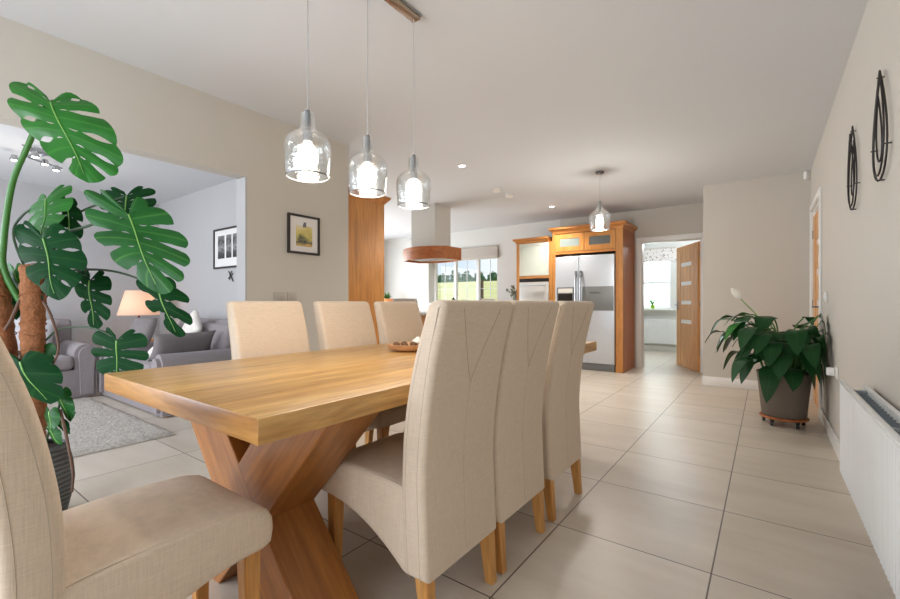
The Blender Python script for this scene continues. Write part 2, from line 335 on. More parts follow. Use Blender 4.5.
def tag(o, label, cat, group=None):
    o['label'] = label; o['category'] = cat
    if group: o['group'] = group
    return o
def struct(o): o['kind'] = 'structure'; return o
def clone(root, loc=None, rz=None, label=None, group=None):
    r = root.copy(); COL.objects.link(r)
    if loc is not None: r.location = loc
    if rz is not None: r.rotation_euler = (0, 0, rz)
    if label: r['label'] = label
    if group: r['group'] = group
    for ch in list(root.children):
        c = ch.copy(); COL.objects.link(c); c.parent = r
        for g in list(ch.children):
            d = g.copy(); COL.objects.link(d); d.parent = c
    return r
def bend(o, pts): pass

# ------------------------------------------------------------------ the setting
XL, XR, YF, YK = -7.45, .41, -1.8, 7.45      # outer left wall, right wall, wall behind the camera, kitchen end wall
XD, YB = -3.23, 2.68                          # dining/lounge wall face, lounge end wall face
YN = 6.39                                     # short wall beside the utility doorway
DX0, DX1 = -1.62, -.79                        # utility doorway
WX0, WX1, WZ0, WZ1 = -6.07, -4.31, 1.02, 2.02 # kitchen window opening
def walls(name, boxes, m):
    bm = BM()
    for b in boxes: box(bm, *b)
    return struct(fin(name, bm, m))
struct(bx('floor', -7.7, .7, -2.1, 10.6, -.12, 0, M['tiles']))
struct(bx('ceiling', -7.7, .7, -2.1, 10.6, CEIL, CEIL+.15, M['ceiling']))
RD0, RD1 = 5.20, 6.13
walls('wall_right', [(XR, XR+.16, YF, RD0, 0, CEIL), (XR, XR+.16, RD1, YK, 0, CEIL), (XR, XR+.16, RD0, RD1, 2.05, CEIL)], M['wall'])
walls('wall_nook', [(-.65, XR, YN, YK+.14, 0, CEIL)], M['wall'])
walls('wall_utility', [(-3.0, DX0, YK, YK+.14, 0, CEIL), (DX1, -.65, YK, YK+.14, 0, CEIL), (DX0, DX1, YK, YK+.14, 2.03, CEIL)], M['wall'])
walls('wall_far', [(XL, WX0, YK, YK+.3, 0, CEIL), (WX1, -3.0, YK, YK+.3, 0, CEIL), (WX0, WX1, YK, YK+.3, 0, WZ0), (WX0, WX1, YK, YK+.3, WZ1, CEIL)], M['kitchen_wall'])
OP0, OP1 = -1.3, 1.748
walls('wall_left', [(XD-.13, XD, YF, OP0, 0, CEIL), (XD-.13, XD, OP1, YB, 0, CEIL), (XD-.13, XD, OP0, OP1, 2.035, CEIL)], M['wall'])
struct(bx('trim_opening', XD-.132, XD-.001, OP1-.012, OP1-.001, 0, 2.03, M['lounge_wall']))
walls('wall_back', [(XL, XD, YB, YB+.07, 0, CEIL)], M['wall'])
struct(bx('wall_lounge', XL, XD-.13, YB-.02, YB, 0, CEIL, M['lounge_wall']))
KW0, KW1 = 3.7, 6.6
walls('wall_outer', [(XL-.2, XL, YF, KW0, 0, CEIL), (XL-.2, XL, KW1, YK+.3, 0, CEIL), (XL-.2, XL, KW0, KW1, 2.15, CEIL)], M['lounge_wall'])
PX0, PX1, LX0, LX1 = -3.0, -.45, -6.9, -4.0
walls('wall_front', [(XL-.2, LX0, YF-.2, YF, 0, CEIL), (LX0, LX1, YF-.2, YF, 0, .45), (LX0, LX1, YF-.2, YF, 2.15, CEIL), (LX1, PX0, YF-.2, YF, 0, CEIL), (PX0, PX1, YF-.2, YF, 2.15, CEIL), (PX1, XR+.16, YF-.2, YF, 0, CEIL)], M['wall'])
# utility room
UY = 10.25; UX0, UX1, UZ0, UZ1 = -2.75, -1.64, .92, 2.12
walls('wall_utility_end', [(-3.15, UX0, UY, UY+.2, 0, CEIL), (UX1, .7, UY, UY+.2, 0, CEIL), (UX0, UX1, UY, UY+.2, 0, UZ0), (UX0, UX1, UY, UY+.2, UZ1, CEIL)], M['kitchen_wall'])
walls('wall_utility_left', [(-3.15, -3.0, YK+.14, UY, 0, CEIL)], M['kitchen_wall'])
walls('wall_utility_right', [(-.05, .1, YK+.14, UY, 0, CEIL)], M['kitchen_wall'])
# skirting boards
def skirt(name, x0, x1, y0, y1):
    struct(bx(name, x0, x1, y0, y1, 0, .115, M['white'], bev=.004))
skirt('baseboard_right', XR-.016, XR-.001, YF+.05, RD0-.09)
skirt('baseboard_right_end', XR-.016, XR-.001, RD1+.09, YN-.02)
skirt('baseboard_nook', -.65, XR-.018, YN-.016, YN-.001)
skirt('baseboard_nook_return', -.666, -.651, YN-.016, YK-.03)
skirt('baseboard_left', XD+.001, XD+.016, OP1+.01, YB+.05)
skirt('baseboard_lounge', XL+.02, XD-.17, YB-.037, YB-.021)
skirt('baseboard_outer', XL+.001, XL+.016, YF+.05, YB-.04)
skirt('baseboard_utility', -2.95, -.1, UY-.016, UY-.001)
# door frames
def architrave(name, boxes):
    bm = BM()
    for b in boxes: box(bm, *b, bev=.004)
    return struct(fin(name, bm, M['white'], smooth=40))
aw = .078
architrave('trim_1', [(DX0-aw, DX0, YK-.02, YK-.001, 0, 2.03), (DX1, DX1+aw, YK-.02, YK-.001, 0, 2.03), (DX0-aw, DX1+aw, YK-.02, YK-.001, 2.03, 2.03+aw),
                      (DX0+.001, DX0+.007, YK, YK+.14, 0, 2.03), (DX1-.007, DX1-.001, YK, YK+.14, 0, 2.03), (DX0+.001, DX1-.001, YK, YK+.14, 2.022, 2.029)])
aw2 = .062
architrave('trim_2', [(XR-.02, XR-.001, RD0-aw2, RD0, 0, 2.05), (XR-.02, XR-.001, RD1, RD1+aw2, 0, 2.05), (XR-.02, XR-.001, RD0-aw2, RD1+aw2, 2.05, 2.05+aw2),
                      (XR+.058, XR+.13, RD0+.001, RD0+.025, 0, 2.05), (XR, XR+.13, RD1-.025, RD1-.001, 0, 2.05), (XR, XR+.13, RD0, RD1, 2.025, 2.049)])

# ------------------------------------------------------------------ doors (leaf in local x from hinge, thickness in y)
def door_leaf(name, w, label_note, slots=True):
    d = bpy.data.objects.new(name, None); COL.objects.link(d); struct(d)
    t = .04; h = 1.985
    s0, s1 = .2*w, .72*w
    zs = [.52, .83, 1.14, 1.45] if slots else []
    bm = BM()
    # stiles, rails and panels around the four glass slots
    sx0, sx1 = w*.28, w*.80
    box(bm, 0, sx0-.001, 0, t, .006, h, .002, 1); box(bm, sx1+.001, w, 0, t, .006, h, .002, 1)
    zz = [.006]
    for z in zs: zz += [z-.0+.20, z+.26]
    zz.append(h)
    for a, b in zip(zz[::2], zz[1::2]): box(bm, sx0, sx1, .003, t-.003, a, b, .002, 1)
    fin('panel', bm, M['oak_door'], d, 40)
    for z in zs: bx('glass_slot', sx0-.004, sx1+.004, .012, t-.012, z+.198, z+.262, M['white_slot'], d)
    for sgn, y in ((-1, -.001), (1, t+.001)):
        hd = bx('handle_plate', w-.085, w-.045, min(y, y+sgn*.008), max(y, y+sgn*.008), .93, 1.08, M['steel_dark'], d, bev=.002)
        bm = BM(); tube(bm, [(w-.065, y, 1.02), (w-.065, y+sgn*.045, 1.02), (w-.075, y+sgn*.05, 1.02), (w-.19, y+sgn*.05, 1.015)], .009)
        fin('handle', bm, M['steel_dark'], hd, 50)
    for z in (.25, 1.0, 1.75): bx('hinge', -.006, .004, -.006, .012, z, z+.09, M['steel_dark'], d)
    return d
M['white_slot'] = plain('slot_glass', srgb(244, 246, 246), .2, noise=.02)
d1 = door_leaf('door_1', .83, ''); d1.location = (DX1-.009, YK+.045, 0); d1.rotation_euler = (0, 0, R(180-61.5))
d2 = door_leaf('door_2', RD1-RD0-.054, ''); d2.location = (XR+.004, RD1-.027, 0); d2.rotation_euler = (0, 0, R(-90))

# ------------------------------------------------------------------ windows
def window(name, x0, x1, z0, z1, y, lights, t=.055, bars=True, pane='glass', along='x', flip=1, transom=None):
    d = bpy.data.objects.new(name, None); COL.objects.link(d); struct(d)
    def B(bm, a0, a1, b0, b1, c0, c1, bev=0):
        if along == 'x': box(bm, a0, a1, b0, b1, c0, c1, bev)
        else: box(bm, b0, b1, a0, a1, c0, c1, bev)
    bm = BM()
    B(bm, x0, x1, y, y+.07, z0, z0+t, .004); B(bm, x0, x1, y, y+.07, z1-t, z1, .004)
    w = (x1-x0)/lights
    for i in range(lights+1):
        c = x0+i*w; a, b = (c, c+t) if i == 0 else ((c-t, c) if i == lights else (c-t*.6, c+t*.6))
        B(bm, a, b, y+.001, y+.069, z0+t*.5, z1-t*.5, .004)
    if transom: B(bm, x0+t*.5, x1-t*.5, y-.004, y+.074, transom-.03, transom+.03, .004)
    fin('window_frame', bm, M['upvc'], d, 40)
    bm = BM(); B(bm, x0+t*.5, x1-t*.5, y+.03, y+.036, z0+t*.5, z1-t*.5); fin('pane', bm, M[pane], d)
    if bars:
        bm = BM()
        for i in range(lights):
            c = x0+(i+.5)*w; B(bm, c-.005, c+.005, y+.026, y+.042, z0+t, z1-t)
            for k in (1, 2): zz = z0+(z1-z0)*k/3; B(bm, x0+i*w+t*.6, x0+(i+1)*w-t*.6, y+.026, y+.042, zz-.004, zz+.004)
        fin('glazing_bar', bm, M['upvc'], d)
    return d
window('window_1', WX0, WX1, WZ0, WZ1, YK+.2, 3)
struct(bx('sill_1', WX0-.04, WX1+.04, YK-.03, YK+.2, WZ0-.001, WZ0+.025, M['white'], bev=.004))
window('window_2', UX0, UX1, UZ0, UZ1, UY+.1, 1, bars=False, pane='obscure', transom=1.50)
struct(bx('sill_2', UX0-.06, UX1+.1, UY-.12, UY+.1, UZ0-.03, UZ0+.001, M['white'], bev=.004))
window('added_window_3', PX0, PX1, .0, 2.15, YF-.13, 3, bars=False)  # unseen patio glazing, added to bring light in from behind the camera
window('window_4', LX0, LX1, .45, 2.15, YF-.13, 3, bars=False)
window('added_window_5', KW0, KW1, .0, 2.15, XL-.13, 3, bars=False, along='y')  # unseen kitchen glazing, added to brighten that end of the room

# ------------------------------------------------------------------ dining table
TZ, TX0, TX1, TY0, TY1 = .775, -2.145, -1.003, .57, 3.19
TCX, TCY = (TX0+TX1)/2, (TY0+TY1)/2
tb = thing('dining_table', 'long golden oak dining table with thick top and crossed trestle legs', 'table', (TCX, TCY, 0))
hw, hl = (TX1-TX0)/2, (TY1-TY0)/2
tt = bx('tabletop', -hw, hw, -hl, hl, TZ-.068, TZ, M['oak_top'], tb, bev=.004)
tt.data.materials.append(M['oak_end'])
for p in tt.data.polygons:
    if abs(p.normal.y) > .9: p.material_index = 1
def trestle(yc, w=.212):
    cz, al, t = .322, R(47.5), .222
    top = TZ-.069
    for sgn in (1, -1):
        # beam polygon in x-z, cut flat at floor and under the top
        n = Vector((math.sin(al)*-1*sgn, math.cos(al)))*(t/2); dv = Vector((math.cos(al)*sgn, math.sin(al)))
        c = Vector((0, cz)); pts = []
        for off, zz in ((n, top), (n, 0.0), (-n, 0.0), (-n, top)):
            p = c+off+Vector((.058, 0)); k = (zz-p.y)/dv.y; pts.append((p.x+dv.x*k, zz))
        bm = BM()
        prism(bm, pts, 'y', yc-w/2+(.0008 if sgn > 0 else 0), yc+w/2-(.0008 if sgn > 0 else 0))
        bmesh.ops.recalc_face_normals(bm, faces=bm.faces)
        bmesh.ops.bevel(bm, geom=list(bm.edges), offset=.003, segments=1, affect='EDGES')
        q = Matrix.Rotation(-al*sgn, 4, 'Y'); bmesh.ops.transform(bm, matrix=q.inverted(), verts=bm.verts)
        o = fin('trestle_leg', bm, M['oak_leg'], tb, 30); o.rotation_euler = (0, -al*sgn, 0)
for yc in (-hl+.218+.106, hl-.218-.106): trestle(yc)

# ------------------------------------------------------------------ dining chairs (local: front +y, rear of back foot at y=0)
def smoothline(pts, n=6): return [(p.x, p.y) for p in spline([(a, b, 0) for a, b in pts], n)]
def make_chair():
    t = thing('dining_chair', 'x', 'chair')
    W = .435; hw = W/2
    # backrest side profile (y, z): rear edge bottom to top, then front edge down
    rear = smoothline([(0, .2), (.008, .38), (.012, .52), (.0, .68), (-.028, .86), (-.072, 1.045)], 5)
    top = [(-.070, 1.058), (-.060, 1.066), (-.030, 1.068), (-.010, 1.062), (.0, 1.05)]
    front = smoothline([(.006, 1.035), (.062, .86), (.097, .68), (.108, .52), (.106, .36), (.096, .2)], 5)
    prof = rear+top+front
    bm = BM(); A, B, fs = prism(bm, prof, 'x', -hw, hw)
    bmesh.ops.recalc_face_normals(bm, faces=bm.faces)
    rim = [e for e in bm.edges if all(abs(v.co.x) > hw-1e-4 for v in e.verts) and e.verts[0].co.x*e.verts[1].co.x > 0]
    bmesh.ops.bevel(bm, geom=rim, offset=.022, segments=5, profile=.5, affect='EDGES')
    back = fin('backrest', bm, M['linen'], t, 50)
    # seams: rear V and centre seam, side piping
    def ry(z):
        for (y0, z0), (y1, z1) in zip(rear, rear[1:]):
            if z0 <= z <= z1: return y0+(y1-y0)*(z-z0)/(z1-z0)
        return rear[-1][0]
    def seam(par, pts, r):
        bm = BM(); tube(bm, pts, r, 5); fin('seam', bm, M['piping'], par)
    V = [(-.115*(1-k/10), ry(1.04-.025*k)-.0004, 1.04-.025*k) for k in range(11)]
    seam(back, V+[(-x, y, z) for x, y, z in V[-2::-1]], .0012)
    seam(back, [(0, ry(.79-.03*k)-.0001, .79-.03*k) for k in range(20)], .0006)
    for sx in (-1, 1):
        seam(back, [(sx*(hw-.0004), y+.024, z) for y, z in rear], .0011)
        seam(back, [(sx*(hw-.0004), y-.024, z) for y, z in front[3:]], .0010)
    # seat: side profile
    y0, y1 = .09, .54
    sp = [(y0-.02, .2), (y0-.02, .47)]
    sp += smoothline([(y0, .475), (y0+.12, .487), (.36, .49), (.46, .484), (.51, .472)], 4)
    sp += [(.528, .458), (y1, .435), (y1+.002, .40), (y1-.004, .365), (y1-.03, .352)]
    for k in range(1, 12):
        s = k/11; sp.append((y1-.03-(y1-.03-y0)*s*.97, .352-.152*s**2.1))
    bm = BM(); prism(bm, sp, 'x', -hw+.004, hw-.004)
    bmesh.ops.recalc_face_normals(bm, faces=bm.faces)
    rim = [e for e in bm.edges if all(abs(v.co.x) > hw-.0045 for v in e.verts) and e.verts[0].co.x*e.verts[1].co.x > 0]
    bmesh.ops.bevel(bm, geom=rim, offset=.02, segments=4, profile=.5, affect='EDGES')
    seat = fin('seat', bm, M['linen'], t, 50)
    for sx in (-1, 1): seam(seat, [(sx*(hw-.013), .10+.04*k, (.472, .478, .481, .483, .484, .4845, .4835, .482, .479, .475)[k]) for k in range(10)], .0013)
    for sx in (-1, 1):
        for fr in (0, 1):
            bm = BM()
            xt, yt = sx*(hw-(.062 if fr else .034)), (.495 if fr else .034); zt = .37 if fr else .215
            xb, yb = xt, (.5 if fr else .012)
            a, b = .024, .017
            top_ = [bm.verts.new((xt+i*a, yt+j*a, zt)) for i, j in ((-1, -1), (1, -1), (1, 1), (-1, 1))]
            bot_ = [bm.verts.new((xb+i*b, yb+j*b, 0)) for i, j in ((-1, -1), (1, -1), (1, 1), (-1, 1))]
            bm.faces.new(top_); bm.faces.new(bot_[::-1])
            for k in range(4): bm.faces.new((top_[k], bot_[k], bot_[(k+1) % 4], top_[(k+1) % 4]))
            bmesh.ops.recalc_face_normals(bm, faces=bm.faces)
            bmesh.ops.bevel(bm, geom=list(bm.edges), offset=.003, segments=2, affect='EDGES')
            fin('leg', bm, M['oak_chair'], t, 40)
    return t
GC = 'cream dining chairs around the oak table'
ch0 = make_chair(); ch0['group'] = GC
XB = -.828
RY = [1.222, 1.668, 2.165]
ch0.location = (XB, RY[0], 0); ch0.rotation_euler = (0, 0, R(90))
ch0['label'] = 'cream linen dining chair nearest on the right side of the table, whole back seen'
clone(ch0, (XB, RY[1], 0), R(90), 'cream linen dining chair, middle of three on the right side of the table')
clone(ch0, (XB, RY[2], 0), R(90), 'cream linen dining chair on the right side of the table, nearest to the fridge')
LXB = -2.25
clone(ch0, (LXB, 1.35, 0), R(-90), 'cream dining chair on the left side of the oak table, nearest to the grey sofas')
clone(ch0, (LXB, 1.895, 0), R(-90), 'cream dining chair, middle of the three on the left side of the table')
clone(ch0, (LXB, 2.42, 0), R(-90), 'cream dining chair behind the wooden dish, farthest on the left side of the oak table')
c4 = clone(ch0, (-1.365, .132, 0), R(0), 'cream dining chair at the near end of the table, left foreground, seen side on'); c4.scale = (1, 1.065, 1)

# ------------------------------------------------------------------ dish on the table
bw = thing('serving_dish', 'shallow pale wooden dish of dried pods on the oak table', 'dish', (-1.70, 1.90, TZ), R(38))
bm = BM(); lathe(bm, [(0, .001), (.055, .001), (.088, .008), (.103, .024), (.108, .040), (.102, .041), (.092, .027), (.07, .014), (0, .012)], 40)
for v in bm.verts: v.co.x *= 1.15
fin('bowl', bm, M['dish'], bw, 40)
def blob(name, c, r, m, parent=None, sz=(1, 1, 1), sub=2, wob=.12, seed=0):
    rnd = random.Random(seed); bm = BM(); bmesh.ops.create_icosphere(bm, subdivisions=sub, radius=r)
    for v in bm.verts:
        k = 1+rnd.uniform(-wob, wob); v.co = Vector((v.co.x*sz[0]*k, v.co.y*sz[1]*k, v.co.z*sz[2]*k))
    return fin(name, bm, m, parent, 180, loc=c)
pods = [(-.07, .0, .036), (-.03, .045, .034), (-.02, -.04, .034), (.03, .015, .037)]
Mz = Matrix.Rotation(R(38), 4, 'Z')
for i, p in enumerate(pods):
    q = Mz @ Vector(p)+Vector(bw.location)
    o = blob('seed_pod', q, .021, M['pod'], None, (1.1, 1, .8), 2, .14, i)
    tag(o, 'brown dried seed pod lying in the wooden dish', 'pod', 'dried pods in the dish')
q = Mz @ Vector((.055, .035, .052))+Vector(bw.location)
bm = BM()
for k in range(7):
    a = k*2*math.pi/7
    r = bmesh.ops.create_icosphere(bm, subdivisions=2, radius=.017)
    for v in r['verts']: v.co = Vector((v.co.x+math.cos(a)*.02, v.co.y+math.sin(a)*.02, v.co.z*.8+.004*(k % 2)))
r = bmesh.ops.create_icosphere(bm, subdivisions=2, radius=.02)
for v in r['verts']: v.co.z += .01
tag(fin('dried_flower', bm, M['ceramic'], None, 180, loc=q), 'white flower head resting at the rim of the wooden dish', 'flower')

# ------------------------------------------------------------------ pendants
PX, PYS = -1.475, (1.048, 1.369, 1.690)
cb_ = thing('pendant_bar', 'long bronzed steel ceiling bar holding three pendants above the oak table', 'light fitting', (PX, 1.369, CEIL))
bx('bar', -.026, .026, -.345, .345, -.028, -.001, M['bronze'], cb_, bev=.003)
bx('bar_rim', -.031, .031, -.351, .351, -.012, -.0005, M['chrome'], cb_, bev=.002)
def pendant(loc, label, drop, sc=1.0, rose=False, group=None):
    """origin at the ceiling end of the cord; drop = distance down to the shade's bottom rim"""
    t = thing('pendant_lamp', label, 'pendant lamp', loc, 0, group)
    zb = -drop; h = .255*sc; r = .09*sc
    bm = BM(); tube(bm, [(0, 0, -.03 if not rose else -.02), (0, 0, zb+h-.01*sc)], .0022, 6)
    c = fin('cord', bm, M['cord'], t, 60)
    bm = BM(); lathe(bm, [(0, zb+h+.012*sc), (.009*sc, zb+h+.010*sc), (.012*sc, zb+h-.004*sc), (.012*sc, zb+h-.07*sc), (.019*sc, zb+h-.075*sc), (.019*sc, zb+h-.115*sc), (0, zb+h-.116*sc)], 20)
    fin('lamp_holder', bm, M['holder'], t, 40)
    pf = [(.026, .25), (.0265, .235), (.0275, .205), (.032, .19), (.045, .177), (.066, .163), (.081, .148), (.0885, .13), (.0905, .11), (.0895, .08), (.0865, .045), (.083, .012), (.0815, .0)]
    pf = [(p.x, p.y) for p in spline([(a, b, 0) for a, b in pf], 3)]
    outer = [(a*sc, zb+b*sc) for a, b in pf]
    inner = [(a*sc-.0025, z) for a, z in outer][::-1]
    bm = BM(); lathe(bm, outer+inner+[outer[0]], 40)
    g = fin('glass_shade', bm, M['pglass'], t, 60)
    bm = BM(); rr = .082*sc; tube(bm, [(rr*math.cos(a*math.pi/20), rr*math.sin(a*math.pi/20), zb+.001) for a in range(41)], .0032*sc, 6, False)
    fin('rim', bm, M['steel_dark'], g, 60)
    bm = BM(); lathe(bm, [(0, zb+.034*sc), (.022*sc, zb+.038*sc), (.037*sc, zb+.054*sc), (.042*sc, zb+.074*sc), (.037*sc, zb+.098*sc), (.022*sc, zb+.120*sc), (.015*sc, zb+.136*sc), (0, zb+.138*sc)], 24)
    fin('bulb', bm, M['bulb'], t, 60)
    if rose:
        bm = BM(); lathe(bm, [(0, -.001), (.055, -.001), (.056, -.02), (.05, -.024), (0, -.024)], 28); fin('ceiling_rose', bm, M['steel_dark'], t, 40)
    return t
GP = 'glass pendants on the ceiling bar'
for i, y in enumerate(PYS):
    pendant((PX, y, CEIL), ['clear seeded glass pendant lamp hanging nearest, leftmost of the three over the table', 'clear seeded glass pendant lamp, the middle of the three over the table', 'clear seeded glass pendant lamp, rightmost of the three over the table'][i], CEIL-1.562, 1.0, False, GP)
pendant((-1.535, 4.99, CEIL), 'single clear glass pendant lamp hanging in front of the fridge', CEIL-1.895, 1.25, True).scale = (.84, .84, 1)

# ------------------------------------------------------------------ ceiling fittings
def downlight(x, y, label):
    t = thing('downlight', label, 'ceiling light', (x, y, CEIL), 0, 'recessed kitchen downlights')
    bm = BM(); lathe(bm, [(.046, -.0005), (.046, -.006), (.036, -.008), (.034, -.002), (.034, -.0005)], 28); fin('trim_ring', bm, M['white'], t, 40)
    bm = BM(); lathe(bm, [(0, -.003), (.033, -.003), (.033, -.001), (0, -.001)], 24); fin('lens', bm, M['lampbulb'], t)
DL = [(-2.683, 3.875, 'recessed white downlight in the ceiling above the dining table end'), (-2.69, 6.35, 'recessed white downlight in the ceiling near the oak fridge housing'), (-6.06, 6.51, 'recessed white downlight in the ceiling beside the cooker hood, far left')]
for d in DL: downlight(*d)
def alarm(x, y, label, r):
    t = thing('smoke_alarm', label, 'smoke alarm', (x, y, CEIL), 0, 'round detectors on the ceiling')
    bm = BM(); lathe(bm, [(0, -.001), (r, -.001), (r, -.015), (r*.97, -.018)], 32); fin('base', bm, M['white'], t, 40)
    bm = BM(); lathe(bm, [(r*.93, -.018), (r*.9, -.036), (r*.75, -.042), (0, -.043)], 32); fin('cover', bm, M['ceramic'], t, 40)
alarm(-2.86, 4.93, 'round white smoke alarm on the ceiling, the left one of the pair', .062)
alarm(-2.86, 5.28, 'round white smoke alarm on the ceiling, the right one of the pair', .062)
sn = thing('motion_sensor', 'small white alarm sensor high in the corner by the oak door', 'sensor', (.378, 6.365, 2.512), R(40))
bx('case', -.028, .028, -.02, .02, -.045, .045, M['white'], sn, bev=.01, seg=3)
bx('lens', -.02, .02, -.0245, -.019, -.035, .0, M['ceramic'], sn, bev=.004)
# lounge spotlight bar
sp = thing('ceiling_spotlight', 'chrome lounge ceiling light with four glowing spot heads behind the big leaf', 'ceiling light', (-5.75, 1.0, CEIL))
bm = BM(); lathe(bm, [(0, -.001), (.07, -.001), (.07, -.02), (.06, -.025), (0, -.026)], 28); fin('ceiling_plate', bm, M['chrome'], sp, 40)
bm = BM(); tube(bm, [(0, 0, -.02), (0, 0, -.06)], .01); tube(bm, spline([(.3, -.15, -.065), (.12, .05, -.06), (-.12, -.05, -.06), (-.32, .25, -.065)], 8), .009); fin('arm', bm, M['chrome'], sp, 50)
for p in ((-.2, -.13), (.09, -.03), (-.13, .08), (-.30, .2)):
    bm = BM(); lathe(bm, [(0, -.05), (.022, -.052), (.034, -.09), (.036, -.105), (.031, -.105), (.028, -.092), (0, -.09)], 20, p); h_ = fin('spot_head', bm, M['chrome'], sp, 40)
    bm = BM(); lathe(bm, [(0, -.094), (.028, -.096), (.024, -.106), (0, -.108)], 20, p); fin('spot_bulb', bm, M['lampbulb'], h_, 60)

# ------------------------------------------------------------------ pictures and plates on the walls
def framed(name, label, w, h, loc, rz, prints, fw=.018, pm='art'):
    """local: faces -y, origin at centre of the back"""
    t = thing(name, label, 'picture', loc, rz)
    bm = BM()
    for b in ((-w/2, -w/2+fw, -h/2, h/2), (w/2-fw, w/2, -h/2, h/2), (-w/2+fw, w/2-fw, h/2-fw, h/2), (-w/2+fw, w/2-fw, -h/2, -h/2+fw)): box(bm, b[0], b[1], -.022, -.001, b[2], b[3])
    fin('frame', bm, M['frame_black'], t)
    bx('mount', -w/2+fw, w/2-fw, -.010, -.002, -h/2+fw, h/2-fw, M['mount'], t)
    for x0, x1, z0, z1 in prints: 
        o = bx('print', -(x1-x0)/2, (x1-x0)/2, -.0125, -.0101, -(z1-z0)/2, (z1-z0)/2, M[pm], t); o.location = ((x0+x1)/2, 0, (z0+z1)/2)
    return t
fp = framed('picture_frame', 'small dark framed landscape watercolour on the wall above the left chairs', .315, .335, (XD, 2.25, 1.645), R(90), [(-.078, .082, -.10, .075)])
bm = BM()   # tower on the painted skyline
box(bm, -.005, .02, -.0135, -.0126, .065, .108); box(bm, -.012, -.005, -.0135, -.0126, .06, .09)
fin('painted_tower', bm, plain('painted_grey', srgb(110, 112, 118), .7), fp)
framed('picture_frame', 'black framed pair of monochrome photographs on the lounge wall', .70, .50, (-5.345, YB-.02, 1.735), 0, [(-.245, -.08, -.125, .16), (-.035, .09, -.125, .16), (.125, .27, -.125, .16)], .022, 'photo')
st = thing('wall_ornament', 'small dark metal dragonfly ornament under the monochrome picture', 'ornament', (-5.27, YB-.02, 1.385))
bm = BM(); tube(bm, [(-.05, -.012, .06), (.06, -.012, -.07)], .006); fin('body', bm, M['iron'], st, 50)
bm = BM(); tube(bm, [(-.06, -.012, -.03), (0, -.016, .0), (.06, -.012, .03)], .005); tube(bm, [(-.03, -.012, -.05), (-.01, -.016, .01), (.03, -.012, .06)], .005); fin('wing', bm, M['iron'], st, 50)
def plate(label, loc, rz, w, h, n, kind='light_switch', cat='light switch', m='white'):
    t = thing(kind, label, cat, loc, rz)
    bx('plate', -w/2, w/2, -.009, -.001, -h/2, h/2, M[m], t, bev=.002)
    for i in range(n):
        x = (i-(n-1)/2)*.022; bx('rocker', x-.008, x+.008, -.013, -.0085, -.016, .016, M['ceramic' if m == 'white' else 'plate'], t, bev=.001)
    return t
plate('double white switch plate low on the wall behind the left chairs, left one', (XD, 2.02, 1.10), R(90), .10, .088, 3, m='plate')
plate('square brushed switch plate just behind the left chairs, right one', (XD, 2.135, 1.10), R(90), .085, .088, 2, m='plate')
plate('white light switch on the right wall beside the oak door', (XR, 4.70, 1.105), R(-90), .086, .086, 2).scale = (1, 2.2, 1)
so = plate('white wall socket low on the right wall behind the peace lily', (XR, 4.12, .56), R(-90), .146, .086, 0, 'wall_socket', 'socket')
pl_ = thing('socket_plug', 'white plug in the wall socket by the radiator', 'plug', (XR-.01, 4.15, .56), R(-90))
bx('body', -.025, .025, -.045, -.001, -.028, .028, M['white'], pl_, bev=.006, seg=3)
# wire wall art
def wire_art(y, label, flip):
    t = thing('wire_sculpture', label, 'wall art', (XR, y, 1.585), 0, 'wire teardrops on the right wall')
    def drop(w, h, z0, off, r, tip=0):
        pts = []
        for k in range(33):
            a = 2*math.pi*k/32; s = (1-math.cos(a))/2
            pts.append((off, w*math.sin(a)*(math.sin(a/2)**1.1)*.5*1.25+tip*(math.cos(a)*.5+.5)*.04, z0+h*(math.cos(a)*.5+.5)))
        return pts
    for w, h, z0, off, r, tip in ((.30, .47, 0, -.016, .0042, 0), (.22, .42, .02, -.022, .0038, flip), (.12, .30, .08, -.016, .0035, -flip)):
        bm = BM(); tube(bm, drop(w, h, z0, off, r, tip), r, 6, False); fin('wire_loop', bm, M['iron'], t, 60)
    for yy, z in ((0, .44), (-.13, .12), (.13, .16), (0, .0)): bm = BM(); tube(bm, [(-.001, yy, z), (-.026, yy, z)], .003, 6); fin('mounting_pin', bm, M['iron'], t, 60)
wire_art(3.30, 'black wire teardrop wall art on the right wall, the lower left one', 1)
wire_art(2.58, 'black wire teardrop wall art on the right wall, the larger upper right one', -1)

